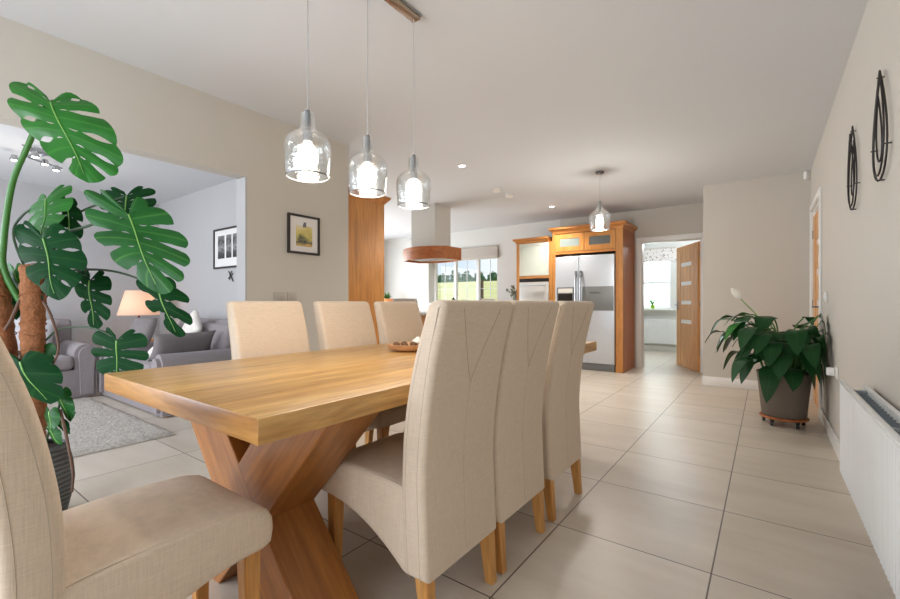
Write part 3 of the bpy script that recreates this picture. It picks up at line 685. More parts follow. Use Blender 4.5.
# ------------------------------------------------------------------ radiator on the right wall
def radiator(label, loc, rz, L, z0, z1, dep=.11, valves=True):
    """local: x along, front at y=-dep-.02"""
    t = thing('radiator', label, 'radiator', loc, rz)
    def panel(yf, yb):
        bm = BM(); n = int(L/.034); pts = []
        prof = []
        for k in range(n):
            x = -L/2+.02+(L-.04)*k/n; w = (L-.04)/n
            prof += [(x, yf), (x+w*.35, yf), (x+w*.5, yf+.0022), (x+w*.85, yf+.0022)]
        prof += [(L/2-.02, yf), (L/2, yf+.006), (L/2, yb), (-L/2, yb), (-L/2, yf+.006)]
        prism(bm, prof, 'z', z0, z1)
        return fin('panel', bm, M['rad'], t, 20)
    f = -dep-.02
    panel(f, f+.018); panel(-.04, -.022)
    bm = BM(); n = int(L/.05)
    for k in range(n):
        x = -L/2+.03+(L-.06)*k/n
        box(bm, x, x+.0015, f+.02, f+.05, z0+.04, z1-.02); box(bm, x+.02, x+.0215, -.07, -.041, z0+.04, z1-.02)
    fin('convector_fin', bm, M['radgrey'], t)
    bm = BM(); box(bm, -L/2, L/2, f+.0, f+.022, z1-.0, z1+.012, .004)
    fin('top_rail', bm, M['rad'], t, 40)
    for x in (-L*.42, 0, L*.42): bx('bracket', x-.012, x+.012, f+.02, -.021, z1-.022, z1-.008, M['radgrey'], t)
    if valves:
        for sx in (-1, 1):
            bm = BM(); tube(bm, [(sx*(L/2-.08), -.055, 0.001), (sx*(L/2-.08), -.055, z0+.05)], .0075); fin('pipe', bm, M['white'], t, 50)
    return t
radiator('long white double panel radiator along the right wall in the foreground', (XR-.0015, 1.94, 0), R(-90), 1.76, .245, .668, .10, False)
radiator('wide white radiator below the utility room window', (-2.1, UY-.02, 0), 0, 1.3, .17, .68, .07, False)

# ------------------------------------------------------------------ fridge housing, fridge, oven tower
def shaker(parent, x0, x1, z0, z1, y, m, pane=None, fw=.05, name='door', knob=None):
    """framed cupboard door facing -y with front at y"""
    bm = BM(); o = [(x0, z0), (x1, z0), (x1, z1), (x0, z1)]; q = [(x0+fw, z0+fw), (x1-fw, z0+fw), (x1-fw, z1-fw), (x0+fw, z1-fw)]
    L4 = [[bm.verts.new((p[0], yy, p[1])) for p in r] for r, yy in ((o, y), (o, y+.02), (q, y+.02), (q, y))]
    for r in range(4):
        A_, B_ = L4[r], L4[(r+1) % 4]
        for k in range(4): bm.faces.new((A_[k], A_[(k+1) % 4], B_[(k+1) % 4], B_[k]))
    fr = fin(name, bm, m, parent)
    bx('inset', x0+fw-.003, x1-fw+.003, y+.008, y+.014, z0+fw-.003, z1-fw+.003, pane or m, fr)
    if knob:
        bm = BM(); tube(bm, [(knob[0], y, knob[1]), (knob[0], y-.02, knob[1])], [.006, .012], 12); fin('knob', bm, M['steel'], fr, 40)
    return fr
FX0, FX1, FY, FT = -2.84, -1.725, 6.72, 2.18
fh = thing('fridge_housing', 'tall golden oak cabinet surround with cornice and two glazed top doors', 'cabinet', (0, 0, 0))
bx('side_panel', FX1-.02, FX1, FY+.02, YK-.022, .0, FT, M['oak_dark'], fh)
bx('side_panel', FX0, FX0+.02, FY+.02, YK-.022, .0, FT, M['oak_dark'], fh)
bx('stile', FX1-.107, FX1, FY, FY+.02, 0, FT, M['oak_kit'], fh, .002, 1); bx('stile', FX0, FX0+.05, FY, FY+.02, 0, FT, M['oak_kit'], fh, .002, 1)
bx('carcass', FX0+.021, FX1-.021, FY+.03, YK-.025, 1.88, FT, M['oak_dark'], fh)
bx('rail', FX0+.051, FX1-.108, FY+.002, FY+.022, 1.842, 1.885, M['oak_kith'], fh)
mid = (FX0+.05+FX1-.107)/2
shaker(fh, FX0+.053, mid-.003, 1.888, FT-.012, FY-.002, M['oak_kit'], M['frosted'], .075)
shaker(fh, mid+.003, FX1-.11, 1.888, FT-.012, FY-.002, M['oak_kit'], plain('dark_pane', srgb(96, 100, 98), .5), .075)
def cornice(parent, x0, x1, y0, y1, z, e=.055, hgt=.085, m='oak_kith', left=True, right=True):
    bm = BM(); xl = x0-(e if left else 0); xr = x1+(e if right else 0)
    lo = [(x0, y0), (x1, y0), (x1, y1), (x0, y1)]; hi = [(xl, y0-e), (xr, y0-e), (xr, y1), (xl, y1)]
    ms = [((a[0]+b[0]*.4)/1.4, (a[1]+b[1]*.4)/1.4) for a, b in zip(lo, hi)]
    rings = [[bm.verts.new((p[0], p[1], zz)) for p in r] for r, zz in ((lo, z), (ms, z+hgt*.45), (hi, z+hgt*.65), (hi, z+hgt))]
    for a, b in zip(rings, rings[1:]):
        for k in range(4): bm.faces.new((a[k], a[(k+1) % 4], b[(k+1) % 4], b[k]))
    bm.faces.new(rings[0][::-1]); bm.faces.new(rings[-1])
    return fin('cornice', bm, M[m], parent)
cornice(fh, FX0, FX1, FY, YK-.03, FT+.001, .048, .10, left=True)
# american style fridge
fr = thing('fridge', 'tall silver american style fridge freezer in the oak surround', 'fridge', (0, 0, 0))
f0, f1, fs, ff, ftop = FX0+.062, FX1-.117, -2.39, FY-.02, 1.80
bx('body', f0+.004, f1-.004, ff+.07, YK-.1, .012, ftop-.01, M['steel_dark'], fr)
L_ = bx('door', f0, fs-.004, ff, ff+.065, .115, ftop, M['steel'], fr, bev=.008, seg=3)
R_ = bx('door', fs+.004, f1, ff, ff+.065, .115, ftop, M['steel'], fr, bev=.008, seg=3)
for par, x in ((L_, fs-.04), (R_, fs+.04)):
    bm = BM(); tube(bm, spline([(x, ff-.002, 1.52), (x, ff-.045, 1.50), (x, ff-.05, 1.2), (x, ff-.05, .8), (x, ff-.045, .62), (x, ff-.002, .60)], 5), .013, 10); fin('handle', bm, M['chrome'], par, 50)
    bx('handle_mount', x-.017, x+.017, ff-.03, ff-.001, 1.46, 1.56, M['steel_dark'], par, bev=.004)
wd = bx('water_dispenser', f0+.022, fs-.075, ff-.006, ff-.0005, 1.0, 1.305, M['steel_dark'], L_, bev=.003)
bx('display', f0+.05, fs-.10, ff-.009, ff-.0062, 1.215, 1.285, M['ceramic'], wd)
bx('recess', f0+.05, fs-.10, ff-.008, ff-.0062, 1.02, 1.20, M['black'], wd)
hb = bx('bar_flap', fs+.055, f1-.012, ff-.006, ff-.0005, .935, 1.31, plain('flap_grey', srgb(128, 130, 130), .4, .3), R_, bev=.003)
bx('flap_grip', fs+.17, fs+.34, ff-.011, ff-.0062, 1.205, 1.235, M['steel_dark'], hb, bev=.002)
bx('kick_plate', f0+.004, f1-.004, ff+.02, ff+.06, .005, .11, M['steel_dark'], fr)
# oven tower
OX0, OX1, OT = -3.50, -2.845, 2.07
ov = thing('oven_tower', 'oak cabinet tower with pale glazed top door and built-in steel oven', 'cabinet', (0, 0, 0))
OYF = FY+.0
bx('stile', OX0, OX0+.055, OYF, OYF+.02, 0, OT, M['oak_kit'], ov, .002, 1); bx('stile', OX1-.055, OX1-.003, OYF, OYF+.02, 0, OT, M['oak_kit'], ov, .002, 1)
bx('carcass', OX0, OX1-.003, OYF+.021, YK-.025, 0, OT, M['oak_dark'], ov)
bx('rail', OX0+.056, OX1-.056, OYF+.001, OYF+.02, 1.47, 1.51, M['oak_kith'], ov)
shaker(ov, OX0+.058, OX1-.058, 1.515, OT-.005, OYF-.002, plain('painted_cream', srgb(206, 206, 194), .4), M['pale_glass'], .035)
cornice(ov, OX0, OX1-.06, OYF, YK-.03, OT+.001, .05, .085, right=False)
on = thing('built_in_oven', 'stainless steel oven with long bar handle built into the oak tower', 'oven', (0, 0, 0))
bx('control_panel', OX0+.06, OX1-.06, OYF-.008, OYF+.019, 1.41, 1.465, M['black'], on, bev=.002)
od = bx('oven_door', OX0+.06, OX1-.06, OYF-.012, OYF+.019, .86, 1.405, M['oven'], on, bev=.004)
bm = BM(); tube(bm, [(OX0+.09, OYF-.055, 1.355), (OX1-.09, OYF-.055, 1.355)], .011, 10)
for x in (OX0+.11, OX1-.11): tube(bm, [(x, OYF-.01, 1.355), (x, OYF-.055, 1.355)], .008, 8)
fin('handle', bm, M['steel'], od, 50)
# tall larder unit behind the end of the dining wall
lu = thing('larder_cabinet', 'tall oak larder end panel with cornice at the end of the dining wall', 'cabinet', (0, 0, 0))
bx('end_panel', XD-.045, XD-.02, YB+.08, YB+.57, 0, 2.09, M['oak_kit'], lu)
bx('carcass', XD-.68, XD-.046, YB+.08, YB+.55, 0, 2.09, M['oak_dark'], lu)
for k in range(1):
    bm = BM(); box(bm, XD-.66, XD-.05, YB+.551, YB+.57, .12, 2.07, .003, 1); fin('door', bm, M['oak_kit'], lu, 40)
bm = BM(); e = .05
x0, x1, y0, y1 = XD-.68, XD-.02, YB+.08, YB+.57
lo = [(x0, y0), (x1, y0), (x1, y1), (x0, y1)]; hi = [(x0, y0), (x1+e, y0), (x1+e, y1+e), (x0, y1+e)]
rg = [[bm.verts.new((p[0], p[1], z)) for p in r] for r, z in ((lo, 2.091), (hi, 2.15), (hi, 2.17))]
for a, b in zip(rg, rg[1:]):
    for k in range(4): bm.faces.new((a[k], a[(k+1) % 4], b[(k+1) % 4], b[k]))
bm.faces.new(rg[0][::-1]); bm.faces.new(rg[-1]); fin('cornice', bm, M['oak_kith'], lu)

# ------------------------------------------------------------------ cooker hood, island, stools, kitchen run
hd = thing('cooker_hood', 'white boxed ceiling cooker hood with a bowed oak band', 'cooker hood', (-4.25, 5.30, 0))
bx('chimney', -.25, .22, -.2, .2, 1.84, CEIL-.001, M['kitchen_wall'], hd)
def bowpts(rx, ry, e):
    pts = []
    for k in range(13):
        s = -1+2*k/12; pts.append((s*rx, -e-(ry-e)*(1-s*s)))
    for k in range(13):
        s = 1-2*k/12; pts.append((s*rx, e+(ry-e)*(1-s*s)))
    return pts
bm = BM(); po = bowpts(.43, .36, .2); pi_ = bowpts(.415, .335, .19)
A = [[bm.verts.new((p[0], p[1], z)) for p in q] for q, z in ((po, 1.715), (po, 1.905), (pi_, 1.905), (pi_, 1.715))]
for a, b in ((A[0], A[1]), (A[1], A[2]), (A[2], A[3]), (A[3], A[0])):
    for k in range(26): bm.faces.new((a[k], a[(k+1) % 26], b[(k+1) % 26], b[k]))
fin('oak_band', bm, M['oak_band'], hd, 30)
bm = BM(); prism(bm, bowpts(.414, .334, .189), 'z', 1.745, 1.89); fin('underside', bm, M['white'], hd)
bx('filter', -.28, .28, -.14, .14, 1.735, 1.744, M['steel_dark'], hd)
isl = thing('kitchen_island', 'long kitchen island under the oak banded hood behind the dining chairs', 'kitchen island', (0, 0, 0))
bx('body', -5.1, -3.75, 5.0, 5.7, .1, .87, M['oak_kit'], isl); bx('worktop', -5.2, -3.65, 4.85, 5.8, .871, .91, M['worktop'], isl, bev=.006); bx('plinth', -5.05, -3.8, 5.05, 5.65, 0, .099, M['oak_dark'], isl)
def stool(loc, rz, label):
    t = thing('bar_stool', label, 'bar stool', loc, rz, 'grey stools at the island')
    bm = BM(); box(bm, -.21, .21, -.2, .2, .62, .69, .025, 4); fin('seat', bm, M['stool'], t, 50)
    bm = BM()
    pr = smoothline([(-.17, .66), (-.2, .85), (-.235, 1.08)], 5); pr2 = [(y-.05, z) for y, z in pr[::-1]]
    prism(bm, pr+[(-.25, 1.115), (-.27, 1.115)]+pr2, 'x', -.215, .215); bmesh.ops.recalc_face_normals(bm, faces=bm.faces)
    es = [e for e in bm.edges if e.verts[0].co.x*e.verts[1].co.x > 0]
    bmesh.ops.bevel(bm, geom=es, offset=.014, segments=3, affect='EDGES'); fin('backrest', bm, M['stool'], t, 50)
    for sx in (-1, 1):
        for sy in (-1, 1):
            bm = BM(); tube(bm, [(sx*.17, sy*.15, .63), (sx*.2, sy*.18, 0)], [.02, .014], 8); fin('leg', bm, M['oak_chair'], t, 50)
    bm = BM(); q = [(-.19, -.17, .22), (.19, -.17, .22), (.19, .17, .22), (-.19, .17, .22), (-.19, -.17, .22)]; tube(bm, q, .01, 6); fin('footrest', bm, M['steel'], t, 50)
    return t
stool((-4.0, 4.66, 0), 0, 'pale grey upholstered bar stool under the hood, only its back top showing')
stool((-3.50, 5.32, 0), R(90), 'grey bar stool below the kitchen window, top of its back showing over the nearest chair')
bc = thing('base_cabinet', 'run of oak base cupboards under the kitchen window', 'cabinet', (0, 0, 0))
bx('body', -7.1, -3.56, 6.90, YK-.03, .1, .87, M['oak_kit'], bc); bx('plinth', -7.1, -3.56, 6.96, YK-.03, 0, .099, M['oak_dark'], bc)
for k in range(6):
    shaker(bc, -7.09+k*.588, -7.09+k*.588+.582, .12, .86, 6.878, M['oak_kit'], None, .07, knob=(-7.09+k*.588+.53, .8))
wt = bx('worktop', -7.42, -3.56, 6.84, YK-.002, .871, .91, M['worktop'], bev=.005); tag(wt, 'pale speckled worktop under the kitchen window', 'worktop')
bl = thing('roman_blind', 'beige fabric roman blind folded up over the kitchen window', 'blind', (0, 0, 0))
bm = BM()
for k in range(4): box(bm, WX0-.01, -4.275, YK-.055+.008*k, YK-.012, 1.945+.052*k, 2.02+.052*k, .006, 2)
fin('fabric_fold', bm, M['linenblind'], bl, 50); bx('head_rail', WX0-.01, -4.275, YK-.05, YK-.002, 2.165, 2.19, M['linenblind'], bl, bev=.004)
# worktop plants
tp = thing('potted_plant', 'small plant in a terracotta pot on the kitchen worktop, far left', 'plant', (-6.95, 7.05, .912))
bm = BM(); lathe(bm, [(0, 0), (.09, 0), (.13, .2), (.135, .235), (.12, .235), (.11, .2), (0, .19)], 24); fin('pot', bm, M['terracotta'], tp, 40)
def tuft(bm, c, n, h, w, seed, spread=.6):
    rnd = random.Random(seed)
    for i in range(n):
        a = rnd.uniform(0, 6.283); s = rnd.uniform(.2, 1)*spread; L = h*rnd.uniform(.7, 1.1)
        d = Vector((math.cos(a)*s, math.sin(a)*s, 1)).normalized(); sd = d.orthogonal().normalized()
        sd.rotate(Matrix.Rotation(rnd.uniform(0, 6.28), 3, d))
        p = Vector(c); prev = None
        for k in range(6):
            q = k/5; ww = w*math.sin(math.pi*(.12+.88*q))**.8*(1 if k < 5 else .05); pt = p+d*L*q+Vector((math.cos(a), math.sin(a), -.6))*s*.35*L*q*q
            v = (bm.verts.new(pt-sd*ww), bm.verts.new(pt+sd*ww))
            if prev: bm.faces.new((prev[0], prev[1], v[1], v[0]))
            prev = v
bm = BM(); tuft(bm, (0, 0, .19), 26, .2, .014, 3, .7); fin('foliage', bm, M['leaf_mid'], tp, 180)
ev = thing('eucalyptus_vase', 'grey green eucalyptus sprays in a white vase beside the oven tower', 'plant', (-3.62, 6.98, .912))
bm = BM(); lathe(bm, [(0, 0), (.045, 0), (.06, .06), (.05, .13), (.03, .16), (.034, .18), (.026, .18), (.022, .15), (0, .14)], 24); fin('vase', bm, M['ceramic'], ev, 40)
rnd = random.Random(5); bms, bml = BM(), BM()
for i in range(9):
    a = rnd.uniform(0, 6.28) if i else math.pi; s = rnd.uniform(.06, .16) if i else .2
    pts = spline([(0, 0, .12), (math.cos(a)*s*.3, math.sin(a)*s*.3, .24), (math.cos(a)*s, math.sin(a)*s*.7, rnd.uniform(.3, .44))], 5); tube(bms, pts, .003, 5)
    for p in pts[3:]:
        for q in range(2):
            c = p+Vector((rnd.uniform(-.03, .03), rnd.uniform(-.03, .03), rnd.uniform(-.02, .02))); n = Vector((rnd.uniform(-1, 1), rnd.uniform(-1.4, -.2), rnd.uniform(-.5, .9))).normalized()
            e1 = n.orthogonal().normalized(); e2 = n.cross(e1); r = rnd.uniform(.014, .024)
            bml.faces.new([bml.verts.new(c+e1*r*math.cos(t*math.pi/4)+e2*r*1.2*math.sin(t*math.pi/4)) for t in range(8)])
fin('twig', bms, M['root'], ev, 60); fin('foliage', bml, M['euca'], ev)
tag(blob('soap_bottle', (-5.42, YK+.06, WZ0+.09), .05, M['black'], None, (.7, .7, 1.25), 2, 0), 'small dark ornament on the kitchen window sill', 'ornament')

# ------------------------------------------------------------------ utility room
ub = thing('patterned_blind', 'short floral patterned blind at the top of the utility window', 'blind', (0, 0, 0))
bm = BM()
for k in range(3): box(bm, UX0-.1, UX1+.12, UY-.05+.008*k, UY-.01, 1.95+.09*k, 2.05+.09*k, .006, 2)
fin('fabric_fold', bm, M['floral'], ub, 50); bx('head_rail', UX0-.1, UX1+.12, UY-.045, UY-.002, 2.225, 2.25, M['linenblind'], ub)
up = thing('potted_plant', 'tiny bright green plant in a lime pot on the utility window sill', 'plant', (-2.0, UY-.04, UZ0+.002))
bm = BM(); lathe(bm, [(0, 0), (.04, 0), (.05, .09), (.043, .09), (.038, .07), (0, .07)], 20); fin('pot', bm, plain('lime_pot', srgb(150, 200, 70), .4), up, 40)
bm = BM(); tuft(bm, (0, 0, .07), 12, .2, .014, 8, .6); fin('foliage', bm, M['leaf_bright'], up, 180)

# ------------------------------------------------------------------ lounge
def rb(bm, x0, x1, y0, y1, z0, z1, r=.05): return box(bm, x0, x1, y0, y1, z0, z1, r, 5)
def sofa(label, loc, rz, W, D=1.02, seats=2, arm=.20, armh=.60):
    """local: front -y at y=-D, rear at 0"""
    t = thing('sofa', label, 'sofa', loc, rz)
    bm = BM(); box(bm, -W/2+.02, W/2-.02, -D+.03, -.03, .012, .32, .012, 3); fin('base', bm, M['sofa'], t, 50)
    for sx in (-1, 1):
        bm = BM(); x0, x1 = sorted((sx*W/2, sx*(W/2-arm)))
        pr = [(x0+.01, .012), (x1-.01, .012), (x1-.005, .3), (x1+.005, armh-.14)]
        cx, r = (x0+x1)/2, arm/2+.005
        pr += [(cx+r*math.cos(a), armh-.12+.12*math.sin(a)) for a in [math.pi*k/12 for k in range(13)]]
        pr += [(x0-.005, armh-.14), (x0+.005, .3)]
        prism(bm, pr, 'y', -D, -.04); bmesh.ops.recalc_face_normals(bm, faces=bm.faces)
        es = [e for e in bm.edges if e.verts[0].co.y == e.verts[1].co.y]
        bmesh.ops.bevel(bm, geom=es, offset=.035, segments=4, affect='EDGES'); fin('arm', bm, M['sofa'], t, 50)
    bm = BM()
    pr = [(-.22, .3), (-.03, .06), (.0, .6), (-.01, .80), (-.05, .855), (-.12, .87), (-.18, .84), (-.21, .75)]
    prism(bm, pr, 'x', -W/2+.05, W/2-.05); bmesh.ops.recalc_face_normals(bm, faces=bm.faces)
    bmesh.ops.bevel(bm, geom=list(bm.edges), offset=.02, segments=3, affect='EDGES'); fin('backrest', bm, M['sofa'], t, 50)
    w = (W-2*arm)/seats
    for k in range(seats):
        a = -W/2+arm+k*w
        bm = BM(); rb(bm, a+.006, a+w-.006, -D+.0, -.2, .325, .475, .05); fin('seat_cushion', bm, M['sofa'], t, 60)
        bm = BM(); vs = rb(bm, a+.01, a+w-.01, -.37, -.20, .48, .82, .065)
        for v in bm.verts: v.co.y += (v.co.z-.5)*.25
        fin('back_cushion', bm, M['sofa'], t, 60)
    for sx in (-1, 1):
        for y in (-D+.08, -.1): bm = BM(); tube(bm, [(sx*(W/2-.06), y, .0115), (sx*(W/2-.06), y, 0)], [.03, .028], 10); fin('foot', bm, M['oak_chair'], t, 50)
    return t
sofa('dark grey fabric sofa on the far left of the lounge behind the coir pole', (-7.08, .67, 0), R(90), 1.78, 1.02)
sofa('grey fabric sofa nearer the table, its rounded arm facing the dining chairs', (-5.30, 2.60, 0), 0, 1.76, 1.03, armh=.58)
def cushion(label, loc, rot, s, m, th=.13, sy=None, noise=0):
    bm = BM(); n = 12; sy = sy or s
    for side in (1, -1):
        g = [[None]*(n+1) for _ in range(n+1)]
        for i in range(n+1):
            for j in range(n+1):
                a, b = -1+2*i/n, -1+2*j/n
                pin = 1-.07*(1-a*a)*abs(b)**3-.07*0
                x = a*s/2*(1-.08*(1-b*b)*abs(a)**4); y = b*sy/2*(1-.08*(1-a*a)*abs(b)**4)
                z = side*th/2*((1-a**4)*(1-b**4))**.55
                g[i][j] = bm.verts.new((x, y, z))
        for i in range(n):
            for j in range(n): bm.faces.new((g[i][j], g[i+1][j], g[i+1][j+1], g[i][j+1]))
    bmesh.ops.remove_doubles(bm, verts=bm.verts, dist=.0005)
    o = fin('cushion', bm, m, None, 180); o.location = loc; o.rotation_euler = rot
    return tag(o, label, 'cushion')
cushion('light grey cushion leaning on the far left sofa', (-6.50, 1.06, .70), (R(62), R(6), R(68)), .44, M['cush_light'])
cushion('long dark grey cushion leaning inside the arm of the nearer sofa', (-4.79, 1.93, .625), (R(70), 0, R(-84)), .62, M['cush_grey'], .12, .29)
cushion('white knitted cushion lying low on the nearer sofa behind the dark grey one', (-5.22, 1.90, .585), (R(40), 0, R(-30)), .40, M['cush_white'], .12, .30)
cushion('tall cream cushion standing on its corner on the nearer sofa', (-5.28, 2.21, .755), (R(74), R(42), R(-14)), .36, M['cush_white'], .11)
cushion('mid grey cushion on the left seat of the nearer sofa', (-5.76, 1.87, .72), (R(70), 0, R(4)), .50, M['cush_grey'], .13, .36)
# rug
bm = BM(); nx, ny = 70, 60; x0, x1, y0, y1 = -6.0, -3.81, -.75, 1.48
rnd = random.Random(2); G = [[bm.verts.new((x0+(x1-x0)*i/nx+rnd.uniform(-.006, .006), y0+(y1-y0)*j/ny+rnd.uniform(-.006, .006), .004 if i in (0, nx) or j in (0, ny) else .028+rnd.uniform(-.007, .007))) for j in range(ny+1)] for i in range(nx+1)]
for i in range(nx):
    for j in range(ny): bm.faces.new((G[i][j], G[i+1][j], G[i+1][j+1], G[i][j+1]))
rg_ = fin('rug', bm, M['rug'], None, 180); tag(rg_, 'pale grey shaggy rug on the lounge floor in front of the sofas', 'rug')
# lamp in the corner
sdt = thing('side_table', 'small round side table in the lounge corner between the sofas', 'side table', (-6.85, 2.2, 0))
bm = BM(); lathe(bm, [(0, .53), (.24, .53), (.25, .545), (.24, .56), (0, .56)], 32); fin('table_top', bm, M['oak_chair'], sdt, 40)
bm = BM(); lathe(bm, [(.17, 0), (.16, .02), (.03, .05), (.025, .53)], 24); fin('pedestal', bm, M['oak_chair'], sdt, 40)
lp = thing('table_lamp', 'table lamp with glowing cream shade in the lounge corner', 'lamp', (-6.85, 2.2, .561))
bm = BM(); lathe(bm, [(0, 0), (.08, 0), (.08, .015), (.03, .03), (.016, .06), (.03, .12), (.035, .16), (.016, .24), (.012, .36)], 24); fin('base', bm, plain('red_brown_lamp', srgb(120, 50, 40), .4), lp, 40)
bm = BM(); lathe(bm, [(.24, .33), (.15, .66)], 36); fin('lamp_shade', bm, M['shade'], lp, 60)
bm = BM(); bmesh.ops.create_icosphere(bm, subdivisions=2, radius=.035); fin('bulb', bm, emis('warm_bulb', (1, .80, .66, 1), 1), lp, 180, (0, 0, .45))

# ------------------------------------------------------------------ monstera
def E_(a):
    pts = [(.07, -.14), (.27, -.30), (.50, -.24), (.63, -.05), (.66, .18), (.62, .40), (.52, .61), (.36, .80), (.17, .94), (.0, 1.02)]
    s = a*(len(pts)-1); i = min(int(s), len(pts)-2); f = s-i
    P = [Vector((p[0], p[1], 0)) for p in pts]; p0 = P[max(i-1, 0)]; p3 = P[min(i+2, len(P)-1)]; b, c = P[i], P[i+1]
    return .5*((2*b)+(c-p0)*f+(2*p0-5*b+4*c-p3)*f*f+(3*b-p0-3*c+p3)*f**3)
def monstera_leaf(parent, Bp, Tp, Rp, m, seed, lobes=6, split=.42, gap=.34, curl=.35, droop=.18, holes=True, vein=True, shut=False):
    """Bp sinus, Tp tip, Rp right rim, world points"""
    rnd = random.Random(seed)
    Y = Tp-Bp; X = (Rp-Bp-Y*.22)/.60; Nn = X.cross(Y).normalized()*Y.length
    org = Vector(parent.location)
    cam = Vector((0, 0, H))
    if Nn.dot(cam-Bp) < 0: Nn = -Nn
    bm = BM(); uvl = bm.loops.layers.uv.new('UVMap')
    def P3(x, y, zb):
        z = zb-curl*x*x-droop*max(0, y)**2+.03*math.sin(6*y+seed)
        return Bp+X*x+Y*y+Nn*z-org
    def vein_pt(a, t, sd):
        e = E_(a); v0 = max(0.0, (a-.2)/.8)**1.1*.84
        c = Vector((e.x*.5, v0*.62+e.y*.38-.02, 0)); o = Vector((0, v0, 0))
        p = o*(1-t)**2+c*2*t*(1-t)+e*t*t
        return p.x*sd, p.y
    for sd in (-1, 1):
        cuts = [0]+[(k+rnd.uniform(-.15, .15))/lobes for k in range(1, lobes)]+[1]
        ts = [1.0]+[split*rnd.uniform(.75, 1.35) if k > 0 else .8 for k in range(lobes-1)]+[1.0]
        nt_, nw = 16, 6
        for k in range(lobes):
            a0, a1 = cuts[k], cuts[k+1]; am, ah = (a0+a1)/2, (a1-a0)/2
            hole0 = holes and rnd.random() < .6; hole1 = hole0
            rows = []
            for i in range(nt_+1):
                t = i/nt_; row = []
                for j in range(nw+1):
                    jj = -1+2*j/nw
                    tsj = ts[k] if jj < 0 else ts[k+1]
                    g = 0 if tsj >= 1 else gap*min(1, max(0, (t-tsj)/.22))**.7
                    if shut and tsj < 1 and (k+(jj > 0)+seed) % 3: g = gap*1.1*math.sin(math.pi*min(1, max(0, (t-tsj*.8)/(.92-tsj*.8))))
                    if tsj < 1 and holes and ((k+seed) % 2 == 0) and .16 < t < .30: g = max(g, .16)
                    g += (0 if shut else .10)*max(0, t-.8)/.2*(1 if tsj < 1 else 0)
                    tt = t*(1-(.10*jj*jj if (ts[k] < 1 or ts[k+1] < 1) else 0)*t)
                    x, y = vein_pt(am+ah*jj*(1-g), tt, sd)
                    row.append((bm.verts.new(P3(x, y, -.025*jj*jj*t+.01)), jj, t))
                rows.append(row)
            for i in range(nt_):
                for j in range(nw):
                    q = (rows[i][j], rows[i][j+1], rows[i+1][j+1], rows[i+1][j])
                    try: f = bm.faces.new([w[0] for w in q])
                    except ValueError: continue
                    for lp_, w in zip(f.loops, q): lp_[uvl].uv = (w[1], w[2])
    bmesh.ops.remove_doubles(bm, verts=bm.verts, dist=.0004)
    lf = fin('leaf', bm, m, parent, 180)
    bm = BM(); tube(bm, [P3(0, y, .014) for y in [k/10 for k in range(10)]], [.0032*(1-k/11)+.0006 for k in range(10)], 6)
    fin('midrib', bm, M['stem_light'], lf, 60)
    return lf
M['stem_light'] = plain('midrib_green', srgb(110, 160, 74), .4, noise=.1)
MX, MY = -2.86, .51
mo = thing('monstera', 'tall potted monstera with big split leaves and coir poles by the lounge opening', 'plant', (MX, MY, 0))
bm = BM(); lathe(bm, [(0, 0), (.12, 0), (.128, .01), (.152, .12), (.158, .18), (.15, .27), (.128, .355), (.118, .36), (.115, .35), (.13, .27), (0, .27)], 40, (-.025, -.025)); fin('pot', bm, M['woven'], mo, 40)
bm = BM(); lathe(bm, [(0, .335), (.118, .335)], 30, (-.025, -.025)); fin('soil', bm, M['soil'], mo)
def coir(p0, p1, r, seed):
    rnd = random.Random(seed); bm = BM(); n = 46; pts = [Vector(p0).lerp(Vector(p1), k/n) for k in range(n+1)]
    tube(bm, pts, [r*(1+rnd.uniform(-.05, .05)) for _ in pts], 18)
    for v in bm.verts: v.co += Vector((rnd.uniform(-1, 1), rnd.uniform(-1, 1), 0))*.004
    for k in range(14):   # binding twine
        z = k/14; c = Vector(p0).lerp(Vector(p1), z)
        tube(bm, [c+Vector((math.cos(a*.5)*(r+.003), math.sin(a*.5)*(r+.003), a*.006*(1 if k % 2 else -1))) for a in range(14)], .0025, 5)
    return fin('moss_pole', bm, M['moss'], mo, 60)
coir((-.025, -.023, .3), (-.025, -.023, 1.24), .047, 1)
coir((-.05, -.075, .3), (-.18, -.14, 1.22), .05, 2)
def A(u, v, d): return at(u, v, d)
LV = [  # sinus, tip, right rim (pixel, pixel, distance), material, lobes, split, gap, curl, droop
 ((54, 105, 1.92), (81, 178, 1.80), (110, 134, 1.86), 'leaf_bright', 6, .45, .24, .14, .10),
 ((48, 200, 2.2), (36, 238, 2.1), (67, 198, 2.15), 'leaf_bright', 5, .45, .17, .2, .12),
 ((44, 239, 2.02), (51, 298, 1.92), (78, 255, 1.98), 'leaf_dark', 5, .5, .16, .18, .12),
 ((128, 214, 2.02), (156, 290, 1.88), (181, 240, 1.99), 'leaf_mid', 6, .42, .2, .16, .08),
 ((126, 196, 2.2), (126, 226, 2.3), (153, 202, 2.2), 'leaf_dark', 5, .42, .2, .15, .05),
 ((158, 286, 2.12), (171, 335, 2.06), (186, 305, 2.1), 'leaf_dark', 4, .3, .42, .3, .2),
 ((91, 281, 2.15), (88, 329, 2.1), (108, 297, 2.12), 'leaf_dark', 5, .45, .2, .2, .15),
 ((118, 341, 1.98), (112, 386, 1.94), (144, 353, 1.96), 'leaf_dark', 5, .36, .17, .2, .15),
 ((68, 206, 2.2), (68, 246, 2.16), (80, 222, 2.2), 'leaf_dark', 4, .5, .2, .3, .2),
 ((8, 284, 2.2), (2, 330, 2.15), (20, 298, 2.2), 'leaf_dark', 4, .5, .2, .3, .2),
]
for i, (b, t, r, m, lo, sp_, gp, cu, dr) in enumerate(LV):
    monstera_leaf(mo, A(*b), A(*t), A(*r), M[m], i+1, lo, sp_, gp, cu, dr, shut=(i in (0, 2)))
